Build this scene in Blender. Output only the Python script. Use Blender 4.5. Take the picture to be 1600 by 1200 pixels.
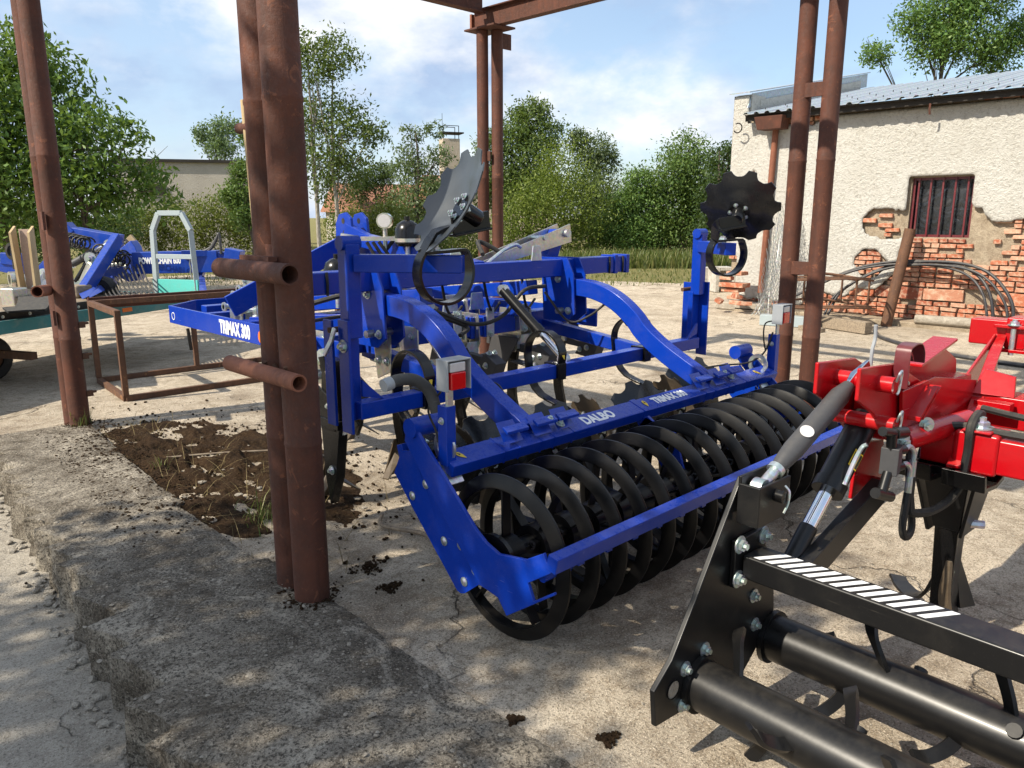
import bpy, bmesh, math, random
import numpy as np
from mathutils import Vector, Matrix, Quaternion
R = math.radians
for o in list(bpy.data.objects): bpy.data.objects.remove(o)
SC = bpy.context.scene
COL = SC.collection

# ---------------------------------------------------------------- camera
CAM_H = 1.75
YAW, PITCH, FPX = R(44.5), R(12.25), 1202.0
cam = bpy.data.cameras.new('camera'); cam_o = bpy.data.objects.new('camera', cam); COL.objects.link(cam_o)
cam_o.location = (0, 0, CAM_H); cam_o.rotation_euler = (R(90) - PITCH, 0, -YAW)
cam.sensor_width = 36; cam.lens = FPX / 1600 * 36; cam.clip_end = 3000; cam.clip_start = .05
SC.camera = cam_o
SC.render.resolution_x, SC.render.resolution_y = 1024, 768

# ---------------------------------------------------------------- sun, sky, exposure
SUN_EL = R(43); SUN_DIR = Vector((-.9636 * math.cos(SUN_EL), .267 * math.cos(SUN_EL), math.sin(SUN_EL)))
sun = bpy.data.lights.new('sun', 'SUN'); sun.energy = 4.5; sun.angle = R(.53); sun.color = (1, .91, .76)
sun_o = bpy.data.objects.new('sun', sun); COL.objects.link(sun_o); sun_o.location = (-20, 5, 30)
sun_o.rotation_euler = SUN_DIR.to_track_quat('Z', 'Y').to_euler()
W = bpy.data.worlds.new('World'); SC.world = W; W.use_nodes = True
SC.view_settings.view_transform = 'Standard'; SC.view_settings.look = 'None'
SC.view_settings.exposure = 0.72; SC.view_settings.gamma = 1

def make_world():
    nt = W.node_tree; N = nt.nodes; Lk = nt.links; N.clear()
    def n(t, **k):
        x = N.new(t)
        for a, b in k.items(): setattr(x, a, b)
        return x
    out = n('ShaderNodeOutputWorld'); bg = n('ShaderNodeBackground'); bg.inputs['Strength'].default_value = .11
    sky = n('ShaderNodeTexSky', sky_type='NISHITA', sun_disc=False, sun_elevation=SUN_EL, sun_rotation=math.atan2(-.9636, .267))
    sky.air_density = 1.0; sky.dust_density = 1.2; sky.ozone_density = 1.6
    tc = n('ShaderNodeTexCoord'); sep = n('ShaderNodeSeparateXYZ'); Lk.new(tc.outputs['Generated'], sep.inputs[0])
    ad = n('ShaderNodeMath', operation='MAXIMUM'); ad.inputs[1].default_value = 0.0; Lk.new(sep.outputs['Z'], ad.inputs[0])
    ad2 = n('ShaderNodeMath', operation='ADD'); ad2.inputs[1].default_value = .22; Lk.new(ad.outputs[0], ad2.inputs[0])
    dx = n('ShaderNodeMath', operation='DIVIDE'); dy = n('ShaderNodeMath', operation='DIVIDE')
    Lk.new(sep.outputs['X'], dx.inputs[0]); Lk.new(ad2.outputs[0], dx.inputs[1]); Lk.new(sep.outputs['Y'], dy.inputs[0]); Lk.new(ad2.outputs[0], dy.inputs[1])
    cb = n('ShaderNodeCombineXYZ'); Lk.new(dx.outputs[0], cb.inputs[0]); Lk.new(dy.outputs[0], cb.inputs[1])
    sq = n('ShaderNodeVectorMath', operation='MULTIPLY'); sq.inputs[1].default_value = (1, 1, 2.0); Lk.new(tc.outputs['Generated'], sq.inputs[0])
    off = n('ShaderNodeVectorMath', operation='ADD'); off.inputs[1].default_value = (2.109, 8.961, 4.232); Lk.new(sq.outputs[0], off.inputs[0])
    def noise(sc, det, rough, dist=0.0):
        t = n('ShaderNodeTexNoise'); t.inputs['Scale'].default_value = sc; t.inputs['Detail'].default_value = det
        t.inputs['Roughness'].default_value = rough; t.inputs['Distortion'].default_value = dist; Lk.new(off.outputs[0], t.inputs['Vector']); return t
    big = noise(2.0, 10, .58, .15); shade = noise(3.6, 7, .58); veil = noise(1.2, 3, .5)
    r1 = n('ShaderNodeValToRGB'); r1.color_ramp.elements[0].position = .465; r1.color_ramp.elements[1].position = .565; Lk.new(big.outputs['Fac'], r1.inputs[0])
    r2 = n('ShaderNodeValToRGB'); r2.color_ramp.elements[0].position = .40; r2.color_ramp.elements[1].position = .58
    r2.color_ramp.elements[0].color = (2.6, 3.4, 4.8, 1); r2.color_ramp.elements[1].color = (6.1, 6.2, 6.35, 1); Lk.new(shade.outputs['Fac'], r2.inputs[0])
    r3 = n('ShaderNodeValToRGB'); r3.color_ramp.elements[0].position = .36; r3.color_ramp.elements[1].position = .62
    r3.color_ramp.elements[0].color = (.12,) * 3 + (1,); r3.color_ramp.elements[1].color = (.42,) * 3 + (1,); Lk.new(veil.outputs['Fac'], r3.inputs[0])
    m0 = n('ShaderNodeMix', data_type='RGBA'); Lk.new(r3.outputs[0], m0.inputs['Factor']); Lk.new(sky.outputs[0], m0.inputs['A']); m0.inputs['B'].default_value = (4.0, 5.1, 6.5, 1)
    m = n('ShaderNodeMix', data_type='RGBA'); Lk.new(r1.outputs[0], m.inputs['Factor']); Lk.new(m0.outputs['Result'], m.inputs['A']); Lk.new(r2.outputs[0], m.inputs['B'])
    Lk.new(m.outputs['Result'], bg.inputs['Color']); Lk.new(bg.outputs[0], out.inputs[0])
make_world()

# ---------------------------------------------------------------- materials
MATS = {}
class NT:
    def __init__(s, name):
        s.m = bpy.data.materials.new(name); s.m.use_nodes = True; s.nt = s.m.node_tree; s.N = s.nt.nodes; s.N.clear()
        s.out = s.n('ShaderNodeOutputMaterial'); s.b = s.n('ShaderNodeBsdfPrincipled'); s.l(s.b.outputs[0], s.out.inputs[0])
        s.tc = s.n('ShaderNodeTexCoord')
    def n(s, t, **k):
        x = s.N.new(t)
        for a, b in k.items(): setattr(x, a, b)
        return x
    def l(s, a, b): s.nt.links.new(a, b)
    def noise(s, sc, det=4, rough=.55, dist=0, coord='Object', off=(0, 0, 0)):
        t = s.n('ShaderNodeTexNoise'); t.inputs['Scale'].default_value = sc; t.inputs['Detail'].default_value = det
        t.inputs['Roughness'].default_value = rough; t.inputs['Distortion'].default_value = dist
        if any(off):
            mp = s.n('ShaderNodeMapping'); mp.inputs['Location'].default_value = off; s.l(s.tc.outputs[coord], mp.inputs[0]); s.l(mp.outputs[0], t.inputs['Vector'])
        else: s.l(s.tc.outputs[coord], t.inputs['Vector'])
        return t.outputs['Fac']
    def ramp(s, src, stops):
        r = s.n('ShaderNodeValToRGB'); e = r.color_ramp.elements
        while len(e) < len(stops): e.new(.5)
        for i, (p, c) in enumerate(stops):
            e[i].position = p; e[i].color = (c if len(c) == 4 else tuple(c) + (1,)) if isinstance(c, (tuple, list)) else (c, c, c, 1)
        s.l(src, r.inputs[0]); return r.outputs[0]
    def mix(s, fac, a, b, mode='MIX'):
        m = s.n('ShaderNodeMix', data_type='RGBA', blend_type=mode)
        for v, k in ((fac, 'Factor'), (a, 'A'), (b, 'B')):
            if isinstance(v, (int, float)): m.inputs[k].default_value = v
            elif isinstance(v, (tuple, list)): m.inputs[k].default_value = tuple(v) + (1,)
            else: s.l(v, m.inputs[k])
        return m.outputs['Result']
    def math(s, op, a, b=0.0):
        m = s.n('ShaderNodeMath', operation=op)
        for i, v in enumerate((a, b)):
            if isinstance(v, (int, float)): m.inputs[i].default_value = v
            else: s.l(v, m.inputs[i])
        return m.outputs[0]
    def bump(s, src, strength, dist=.01, prev=None):
        b = s.n('ShaderNodeBump'); b.inputs['Strength'].default_value = strength; b.inputs['Distance'].default_value = dist; s.l(src, b.inputs['Height'])
        if prev is not None: s.l(prev, b.inputs['Normal'])
        return b.outputs[0]
    def set(s, **k):
        for a, v in k.items():
            i = s.b.inputs[a.replace('_', ' ')]
            if isinstance(v, (int, float)): i.default_value = v
            elif isinstance(v, (tuple, list)): i.default_value = tuple(v) + (1,) if len(v) == 3 else v
            else: s.l(v, i)
    def done(s, key): MATS[key] = s.m; return s.m

def paint(key, col, rough=.32, dust=.05, dustcol=(.30, .26, .20), coat=.15, metal=0, spec=.4):
    t = NT(key); f = t.noise(7, 6, .65); f2 = t.noise(60, 3, .6)
    d = t.math('MULTIPLY', t.ramp(f, [(.5, 0), (.75, 1)]), dust)
    c = t.mix(t.ramp(f2, [(.35, 0), (.7, .25)]), col, tuple(x * .7 for x in col))
    ge = t.n('ShaderNodeNewGeometry'); sz = t.n('ShaderNodeSeparateXYZ'); t.l(ge.outputs['Normal'], sz.inputs[0]); upf = t.math('MULTIPLY', t.math('POWER', t.math('MAXIMUM', sz.outputs['Z'], 0), 3), t.ramp(t.noise(22, 6, .7, .4), [(.38, .1), (.7, 1)])); d = t.math('MAXIMUM', d, t.math('MULTIPLY', upf, dust * 2.6))
    scr = t.n('ShaderNodeTexNoise'); scr.inputs['Scale'].default_value = 3; scr.inputs['Detail'].default_value = 5; mpp = t.n('ShaderNodeMapping'); mpp.inputs['Scale'].default_value = (3, 3, 40); mpp.inputs['Rotation'].default_value = (.5, .3, .2); t.l(t.tc.outputs['Object'], mpp.inputs[0]); t.l(mpp.outputs[0], scr.inputs['Vector']); d = t.math('MAXIMUM', d, t.math('MULTIPLY', t.ramp(scr.outputs['Fac'], [(.70, 0), (.74, 1)]), dust * 2.2))
    sp = t.ramp(t.noise(180, 2, .5), [(.66, 0), (.72, 1)])
    c = t.mix(t.math('MULTIPLY', sp, dust * 1.2), c, dustcol)
    t.set(Base_Color=t.mix(d, c, dustcol), Roughness=t.mix(d, (rough,) * 3, (.75,) * 3), Metallic=metal, Specular_IOR_Level=spec, Coat_Weight=coat, Coat_Roughness=.12)
    t.set(Normal=t.bump(t.noise(14, 3), .05, .01))
    return t.done(key)
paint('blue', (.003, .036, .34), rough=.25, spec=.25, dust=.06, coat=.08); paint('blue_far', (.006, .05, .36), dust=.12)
paint('red', (.40, .003, .007), rough=.24, dust=.05, spec=.35); paint('black', (.004, .004, .0045), rough=.26, dust=.02, spec=.35, coat=.1); paint('black_satin', (.006, .006, .0065), rough=.36, dust=.03, coat=.05, spec=.35)
paint('ring_black', (.0035, .0035, .004), rough=.30, dust=.012, spec=.28, coat=.0)
paint('disc_sky_sheen', (.05, .058, .066), rough=.33, dust=.04, spec=.6); paint('disc_black', (.010, .011, .013), rough=.26, dust=.03); paint('disc_brown', (.085, .062, .04), rough=.35, dust=.2)  # near side disc: sky reflection on black paint put into its base grey
paint('teal', (.012, .17, .19), rough=.45, dust=.3); paint('mint', (.10, .52, .47), rough=.6, dust=.3, coat=0)
paint('grey_paint', (.34, .40, .42), rough=.5, dust=.2, coat=0); paint('lamp_grey', (.30, .32, .34), rough=.4, dust=.1, coat=0)
paint('white_print', (.84, .84, .83), rough=.5, dust=.05, coat=0); paint('yellow_print', (.72, .5, .03), rough=.5, dust=.05, coat=0)
paint('orange_plastic', (.75, .16, .01), rough=.3, dust=.05); paint('red_plastic', (.55, .004, .006), rough=.15, dust=0, coat=.6)
paint('clear_plastic', (.55, .53, .52), rough=.2, dust=0, coat=.6); paint('rubber', (.012, .012, .012), rough=.6, dust=.15, coat=0)
paint('grip', (.05, .05, .05), rough=.7, dust=.1, coat=0); paint('maroon', (.12, .02, .025), rough=.3, dust=.1); paint('pvc_black', (.03, .03, .035), rough=.45, dust=.3, coat=0)
paint('slate_grey', (.055, .055, .058), rough=.5, dust=.05, coat=0)

def metal(key, col, rough, var=.3, met=1.0):
    t = NT(key); f = t.noise(25, 5, .6); v = t.n('ShaderNodeTexVoronoi'); v.inputs['Scale'].default_value = 60; t.l(t.tc.outputs['Object'], v.inputs['Vector'])
    c = t.mix(t.ramp(f, [(.3, 0), (.7, 1)]), col, tuple(x * (1 - var) for x in col)); c = t.mix(.15, c, v.outputs['Color'], 'OVERLAY')
    t.set(Base_Color=c, Metallic=met, Roughness=t.ramp(f, [(.2, rough * .8), (.8, min(1, rough * 1.3))])); return t.done(key)
metal('galv', (.62, .66, .68), .38, .3, .85); metal('chrome', (.8, .82, .85), .12, .1); metal('zinc', (.68, .66, .58), .32, .2, .9); metal('wire', (.35, .36, .36), .5, .3, .6)
metal('roof_zinc', (.45, .50, .54), .5, .25, .4)

def rust(key, a, b, c3):
    t = NT(key); f = t.noise(6, 8, .65); g = t.noise(45, 6, .7); h = t.noise(2.2, 3, .5)
    c = t.mix(t.ramp(f, [(.35, 0), (.65, 1)]), a, b); c = t.mix(t.ramp(g, [(.55, 0), (.75, .7)]), c, c3); c = t.mix(t.ramp(h, [(.45, 0), (.7, .45)]), c, tuple(x * .55 for x in a))
    mp = t.n('ShaderNodeMapping'); mp.inputs['Scale'].default_value = (14, 14, .8); t.l(t.tc.outputs['Object'], mp.inputs[0]); sn = t.n('ShaderNodeTexNoise'); sn.inputs['Scale'].default_value = 1.6; sn.inputs['Detail'].default_value = 6; t.l(mp.outputs[0], sn.inputs['Vector'])
    c = t.mix(t.ramp(sn.outputs['Fac'], [(.52, 0), (.68, .55)]), c, tuple(x * .45 for x in a)); fl = t.noise(11, 7, .75, .8, off=(3, 1, 8)); c = t.mix(t.ramp(fl, [(.60, 0), (.64, .5)]), c, tuple(min(1, x * 1.5) for x in c3))
    t.set(Base_Color=c, Roughness=t.ramp(g, [(.3, .65), (.7, .9)]), Normal=t.bump(t.math('ADD', g, t.math('MULTIPLY', fl, 1.2)), .5, .006)); return t.done(key)
rust('rust', (.105, .032, .016), (.06, .021, .012), (.155, .055, .026)); rust('rust_frame', (.13, .06, .03), (.08, .038, .022), (.28, .13, .05)); rust('rust_orange', (.24, .085, .045), (.17, .06, .032), (.32, .15, .08))

def concrete(key, light, mid, dark, scale=1.0, stain=.5, crack=.8, speck=.5, lichen=0.0):
    t = NT(key); big = t.noise(.55 * scale, 5, .6, .4); med = t.noise(3.2 * scale, 7, .68); fine = t.noise(34, 5, .8); vf = t.noise(110, 3, .7); grit = t.noise(75, 4, .8, off=(4, 4, 4)); blot = t.noise(1.3 * scale, 8, .72, .6, off=(7, 3, 1))
    c = t.mix(t.ramp(med, [(.3, 0), (.7, 1)]), mid, light)
    c = t.mix(t.math('MULTIPLY', t.ramp(blot, [(.5, 0), (.68, 1)]), stain), c, dark)
    c = t.mix(t.math('MULTIPLY', t.ramp(big, [(.42, 0), (.62, 1)]), stain * .55), c, tuple(x * .62 for x in mid))
    c = t.mix(t.math('MULTIPLY', t.ramp(fine, [(.56, 0), (.7, 1)]), speck), c, tuple(x * .4 for x in mid))
    patch = t.noise(8, 8, .82, .7, off=(1, 5, 2)); c = t.mix(t.math('MULTIPLY', t.ramp(patch, [(.50, 0), (.60, 1)]), stain * .75), c, tuple(x * y_ for x, y_ in zip(mid, (.42, .38, .33)))); p2_ = t.noise(20, 6, .85, .5, off=(8, 2, 5)); c = t.mix(t.math('MULTIPLY', t.ramp(p2_, [(.52, 0), (.60, 1)]), stain * .6), c, tuple(x * y_ for x, y_ in zip(mid, (.50, .45, .40))))
    c = t.mix(t.ramp(fine, [(.25, .5), (.4, 0)]), c, tuple(min(1, x * 1.25) for x in light))
    c = t.mix(t.math('MULTIPLY', t.ramp(grit, [(.53, 0), (.62, 1)]), speck), c, tuple(x * .32 for x in mid)); c = t.mix(t.math('MULTIPLY', t.ramp(vf, [(.34, 1), (.45, 0)]), speck * .6), c, tuple(min(1, x * 1.35) for x in light))
    if lichen:
        li = t.noise(2.4, 9, .78, .9, off=(5, 7, 3)); c = t.mix(t.math('MULTIPLY', t.ramp(li, [(.53, 0), (.60, 1)]), lichen), c, tuple(min(1, x * 1.35) for x in light)); c = t.mix(t.math('MULTIPLY', t.ramp(li, [(.40, 1), (.46, 0)]), lichen * .8), c, dark); c = t.mix(t.math('MULTIPLY', t.ramp(grit, [(.50, 0), (.58, 1)]), .8), c, tuple(x * .3 for x in mid))
    # cracks
    wn = t.n('ShaderNodeTexNoise'); wn.inputs['Scale'].default_value = 2.2; wn.inputs['Detail'].default_value = 6; t.l(t.tc.outputs['Object'], wn.inputs['Vector'])
    mv = t.n('ShaderNodeMixRGB') if False else t.n('ShaderNodeVectorMath', operation='MULTIPLY_ADD'); t.l(wn.outputs['Color'], mv.inputs[0]); mv.inputs[1].default_value = (.9, .9, 0); t.l(t.tc.outputs['Object'], mv.inputs[2])
    vo = t.n('ShaderNodeTexVoronoi', feature='DISTANCE_TO_EDGE'); vo.inputs['Scale'].default_value = .55 * scale; t.l(mv.outputs[0], vo.inputs['Vector'])
    gate = t.ramp(t.noise(.9, 3, .5, off=(2, 9, 4)), [(.46, 0), (.56, 1)])
    ck = t.math('MULTIPLY', t.ramp(vo.outputs['Distance'], [(.0, 1), (.005, 0)]), t.math('MULTIPLY', gate, crack))
    c = t.mix(ck, c, (.035, .028, .02))
    h = t.math('ADD', t.math('MULTIPLY', fine, .5), t.math('MULTIPLY', med, .9)); h = t.math('ADD', h, t.math('MULTIPLY', grit, .55)); h = t.math('SUBTRACT', h, t.math('MULTIPLY', ck, 1.5))
    t.set(Base_Color=c, Roughness=.92, Specular_IOR_Level=.2, Normal=t.bump(h, 1.0, .03)); return t.done(key)
concrete('yard', (.72, .63, .50), (.50, .415, .31), (.13, .092, .06), 1, .85, .6, 1.0)
concrete('slab_dark', (.46, .41, .33), (.22, .19, .15), (.055, .038, .024), 1.6, .9, .0, 1.0, .6)
concrete('lower', (.55, .50, .42), (.40, .36, .30), (.12, .10, .08), 1.2, .4, .4, .8)
concrete('block', (.62, .59, .53), (.48, .45, .40), (.25, .22, .18), 2, .4, 0, .3)
concrete('mortar', (.50, .42, .31), (.36, .29, .21), (.2, .15, .10), 3, .5, 0, .6)
concrete('stone', (.55, .5, .42), (.4, .35, .28), (.2, .17, .13), 8, .4, 0, .4)

def soil(key, a, b, c3):
    t = NT(key); f = t.noise(5, 8, .7); g = t.noise(40, 6, .75)
    c = t.mix(t.ramp(f, [(.35, 0), (.65, 1)]), a, b); c = t.mix(t.ramp(g, [(.52, 0), (.66, 1)]), c, c3)
    t.set(Base_Color=c, Roughness=.95, Specular_IOR_Level=.1, Normal=t.bump(t.math('ADD', f, g), 1, .03)); return t.done(key)
soil('soil', (.055, .032, .017), (.026, .016, .009), (.10, .064, .034)); soil('dry_field', (.24, .20, .09), (.13, .14, .045), (.33, .27, .14)); soil('clod', (.03, .017, .010), (.016, .010, .007), (.05, .03, .018))
soil('dry_grass', (.32, .25, .13), (.22, .17, .08), (.42, .34, .18))

def stucco(key, a, b, dirt):
    t = NT(key); f = t.noise(1.2, 6, .65); g = t.noise(22, 6, .72); h = t.noise(70, 3, .6)
    c = t.mix(t.ramp(f, [(.35, 0), (.7, 1)]), a, b); c = t.mix(t.ramp(g, [(.52, 0), (.66, .7)]), c, dirt)
    t.set(Base_Color=c, Roughness=.95, Specular_IOR_Level=.15, Normal=t.bump(t.math('ADD', g, t.math('MULTIPLY', h, .4)), .9, .09)); return t.done(key)
stucco('stucco', (.71, .695, .645), (.62, .60, .545), (.43, .405, .35)); stucco('stucco_grey', (.52, .48, .42), (.45, .41, .36), (.35, .31, .26)); stucco('chimney_render', (.62, .53, .42), (.5, .42, .33), (.33, .25, .18))

def brickmat(key):
    t = NT(key); oi = t.n('ShaderNodeObjectInfo'); f = t.noise(9, 6, .7); g = t.noise(50, 4, .7)
    c = t.ramp(oi.outputs['Random'], [(0, (.24, .065, .035)), (.35, (.40, .12, .055)), (.7, (.40, .17, .10)), (1, (.48, .27, .18))])
    c = t.mix(t.ramp(f, [(.46, 0), (.64, .8)]), c, (.56, .43, .31)); c = t.mix(t.ramp(g, [(.55, 0), (.75, .5)]), c, (.16, .05, .025))
    t.set(Base_Color=c, Roughness=.9, Normal=t.bump(t.math('ADD', f, g), .7, .012)); return t.done(key)
brickmat('brick')

def wood(key, a, b, sc=(2, 30, 30)):
    t = NT(key); mp = t.n('ShaderNodeMapping'); mp.inputs['Scale'].default_value = sc; t.l(t.tc.outputs['Object'], mp.inputs[0])
    no = t.n('ShaderNodeTexNoise'); no.inputs['Scale'].default_value = 1.5; no.inputs['Detail'].default_value = 7; t.l(mp.outputs[0], no.inputs['Vector'])
    t.set(Base_Color=t.mix(t.ramp(no.outputs['Fac'], [(.35, 0), (.65, 1)]), a, b), Roughness=.85, Normal=t.bump(no.outputs['Fac'], .3, .006)); return t.done(key)
wood('wood_grey', (.30, .24, .17), (.18, .14, .10)); wood('wood_tan', (.46, .35, .20), (.36, .26, .14), (8, 8, 2)); wood('plywood_inner', (.42, .31, .25), (.36, .27, .22)); wood('bark', (.12, .095, .07), (.06, .05, .04), (20, 20, 4)); wood('bark_pale', (.40, .37, .32), (.18, .16, .13), (20, 20, 5)); wood('dark_board', (.03, .025, .02), (.015, .012, .01))

def leafmat(key, a, b, c3):
    t = NT(key); gi = t.n('ShaderNodeNewGeometry'); c = t.ramp(gi.outputs['Random Per Island'], [(0, a), (.55, b), (1, c3)])
    oi = t.n('ShaderNodeObjectInfo'); hs = t.n('ShaderNodeHueSaturation'); t.l(t.math('ADD', t.math('MULTIPLY', oi.outputs['Random'], .03), .485), hs.inputs['Hue']); t.l(t.math('ADD', t.math('MULTIPLY', oi.outputs['Random'], .4), .8), hs.inputs['Value']); t.l(c, hs.inputs['Color'])
    tr = t.n('ShaderNodeBsdfTranslucent'); t.l(t.mix(.5, hs.outputs[0], (.20, .28, .02)), tr.inputs[0]); mx = t.n('ShaderNodeMixShader'); mx.inputs[0].default_value = .33
    t.set(Base_Color=hs.outputs[0], Roughness=.5, Specular_IOR_Level=.35); t.l(t.b.outputs[0], mx.inputs[1]); t.l(tr.outputs[0], mx.inputs[2]); t.l(mx.outputs[0], t.out.inputs[0]); return t.done(key)
leafmat('leaf_walnut', (.05, .10, .018), (.085, .15, .028), (.15, .22, .04)); leafmat('leaf_mid', (.07, .13, .032), (.11, .175, .042), (.165, .225, .06)); leafmat('leaf_yellow', (.09, .135, .022), (.145, .19, .03), (.20, .24, .045))
leafmat('leaf_dark', (.03, .06, .02), (.05, .09, .028), (.075, .115, .036)); leafmat('leaf_silver', (.085, .125, .055), (.12, .17, .075), (.18, .23, .11)); leafmat('grass', (.07, .10, .025), (.12, .14, .04), (.2, .18, .07))

t = NT('pane'); t.set(Base_Color=t.mix(t.ramp(t.noise(4, 3, .5, 1), [(.55, 0), (.75, .6)]), (.015, .017, .02), (.10, .10, .105)), Roughness=.2, Coat_Weight=.3); t.set(Normal=t.bump(t.noise(3, 3, .5, 1.5), .6, .06)); t.done('pane')
t = NT('tile'); t.set(Base_Color=t.mix(t.noise(3, 4), (.36, .17, .10), (.26, .12, .08)), Roughness=.8); t.done('tile')
# ---------------------------------------------------------------- geometry helpers
def V(*a): return np.array(a if len(a) > 1 else a[0], float)
def unit(v): v = np.asarray(v, float); return v / (np.linalg.norm(v) + 1e-12)
BASE = {}
class MB:
    def __init__(s): s.v = []; s.f = []
    def add(s, vs, fs):
        n = len(s.v); s.v.extend([tuple(map(float, p)) for p in vs]); s.f.extend([tuple(i + n for i in f) for f in fs]); return s
    def box(s, c, d, rz=0, ax=None):
        c = V(c); h = V(d) / 2; Rm = np.array(Matrix.Rotation(rz, 3, 'Z')) if ax is None else np.array(ax)
        vs = [c + Rm @ (h * V(x, y, z)) for z in (-1, 1) for y in (-1, 1) for x in (-1, 1)]
        return s.add(vs, [(0, 2, 3, 1), (4, 5, 7, 6), (0, 1, 5, 4), (2, 6, 7, 3), (0, 4, 6, 2), (1, 3, 7, 5)])
    def bar(s, p0, p1, w, h, up=(0, 0, 1), roll=0):
        p0, p1 = V(p0), V(p1); d = unit(p1 - p0); a = np.cross(d, up)
        if np.linalg.norm(a) < 1e-4: a = np.cross(d, (0, 1, 0))
        a = unit(a); b = unit(np.cross(a, d))
        if roll: c, q = math.cos(roll), math.sin(roll); a, b = a * c + b * q, b * c - a * q
        vs = [p + a * x * w / 2 + b * y * h / 2 for p in (p0, p1) for x, y in ((-1, -1), (1, -1), (1, 1), (-1, 1))]
        return s.add(vs, [(3, 2, 1, 0), (4, 5, 6, 7), (0, 1, 5, 4), (1, 2, 6, 5), (2, 3, 7, 6), (3, 0, 4, 7)])
    def sweep(s, pts, sec, wdir=None, cap=True, radii=None):
        "sec: list of 2d section points (a along side, b along up); wdir fixes the a direction"
        P = [V(p) for p in pts]; n = len(P); m = len(sec); rings = []; a = None
        for i in range(n):
            d = unit(P[min(i + 1, n - 1)] - P[max(i - 1, 0)])
            if wdir is not None: a = unit(V(wdir) - d * (V(wdir) @ d))
            else:
                if a is None:
                    r = V(0, 0, 1) if abs(d[2]) < .9 else V(1, 0, 0); a = unit(np.cross(d, r))
                else: a = unit(a - d * (a @ d))
            b = np.cross(a, d); k = 1 if radii is None else radii[i]
            rings += [P[i] + a * x * k + b * y * k for x, y in sec]
        fs = [(i * m + j, i * m + (j + 1) % m, (i + 1) * m + (j + 1) % m, (i + 1) * m + j) for i in range(n - 1) for j in range(m)]
        if cap: fs += [tuple(range(m))[::-1], tuple((n - 1) * m + j for j in range(m))]
        return s.add(rings, [f[::-1] for f in fs])
    def tube(s, pts, r, n=12, cap=True, radii=None):
        return s.sweep(pts, [(r * math.cos(2 * math.pi * k / n), r * math.sin(2 * math.pi * k / n)) for k in range(n)], None, cap, radii)
    def ribbon(s, pts, wdir, w, t): return s.sweep(pts, [(-w / 2, -t / 2), (w / 2, -t / 2), (w / 2, t / 2), (-w / 2, t / 2)], wdir)
    def pipe(s, p0, p1, ro, ri, n=20):
        p0, p1 = V(p0), V(p1); d = unit(p1 - p0); r = V(0, 0, 1) if abs(d[2]) < .9 else V(1, 0, 0); a = unit(np.cross(d, r)); b = np.cross(a, d)
        vs = []
        for p, q in ((p0, ro), (p1, ro), (p1, ri), (p0, ri)):
            vs += [p + (a * math.cos(2 * math.pi * k / n) + b * math.sin(2 * math.pi * k / n)) * q for k in range(n)]
        fs = [(i * n + j, ((i + 1) % 4) * n + j, ((i + 1) % 4) * n + (j + 1) % n, i * n + (j + 1) % n) for i in range(4) for j in range(n)]
        return s.add(vs, fs)
    def prism(s, poly, off):
        P = [V(p) for p in poly]; n = len(P); o = V(off); nm = sum(np.cross(P[i] - P[0], P[(i + 1) % n] - P[0]) for i in range(n))
        if nm @ o < 0: P = P[::-1]
        return s.add(P + [p + o for p in P], [tuple(range(n))[::-1], tuple(range(n, 2 * n))] + [(i, (i + 1) % n, n + (i + 1) % n, n + i) for i in range(n)])
    def lathe(s, prof, org, axis, n=24, closed=False):
        "prof: (along axis, radius)"
        d = unit(axis); r = V(0, 0, 1) if abs(d[2]) < .9 else V(1, 0, 0); a = unit(np.cross(d, r)); b = np.cross(d, a); o = V(org); m = len(prof)
        vs = [o + d * h + (a * math.cos(2 * math.pi * k / n) + b * math.sin(2 * math.pi * k / n)) * q for k in range(n) for h, q in prof]
        rg = m if closed else m - 1
        return s.add(vs, [(k * m + j, ((k + 1) % n) * m + j, ((k + 1) % n) * m + (j + 1) % m, k * m + (j + 1) % m) for k in range(n) for j in range(rg)])
    def hexbolt(s, p, ax, r=.014, h=.012, washer=True):
        p = V(p); ax = unit(ax)
        if washer: s.tube([p, p + ax * .003], r * 1.5, 14)
        s.tube([p + ax * .002, p + ax * h], r, 6); s.tube([p + ax * h, p + ax * (h + .008)], r * .55, 8); return s
    def mesh(s, name, base=(0, 0, 0), smooth=40):
        me = bpy.data.meshes.new(name); me.from_pydata((np.array(s.v) - V(base)).tolist() if len(s.v) else [], [], s.f)
        bm = bmesh.new(); bm.from_mesh(me); bmesh.ops.recalc_face_normals(bm, faces=bm.faces); bm.to_mesh(me); bm.free()
        if smooth:
            me.polygons.foreach_set('use_smooth', [True] * len(me.polygons)); me.set_sharp_from_angle(angle=R(smooth))
        return me
    def build(s, name, mat, parent=None, bevel=0, smooth=40, base=None, kind=None, label=None, cat=None, group=None):
        b = BASE[parent.name] if parent is not None else (V(base) if base is not None else V(0, 0, 0))
        o = bpy.data.objects.new(name, s.mesh(name, b, smooth)); COL.objects.link(o); o.data.materials.append(MATS[mat])
        if parent is not None: o.parent = parent
        else: o.location = b
        BASE[o.name] = b
        if bevel:
            md = o.modifiers.new('bevel', 'BEVEL'); md.width = bevel; md.segments = 2; md.limit_method = 'ANGLE'; md.angle_limit = R(45); md.harden_normals = True
        tag(o, label, cat, group, kind); return o
def tag(o, label=None, cat=None, group=None, kind=None):
    for k, v in (('label', label), ('category', cat), ('group', group), ('kind', kind)):
        if v: o[k] = v
    return o
def thing(name, label, cat, base, group=None):
    o = bpy.data.objects.new(name, None); COL.objects.link(o); o.location = base; o.empty_display_size = .2; BASE[o.name] = V(base); return tag(o, label, cat, group)
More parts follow.
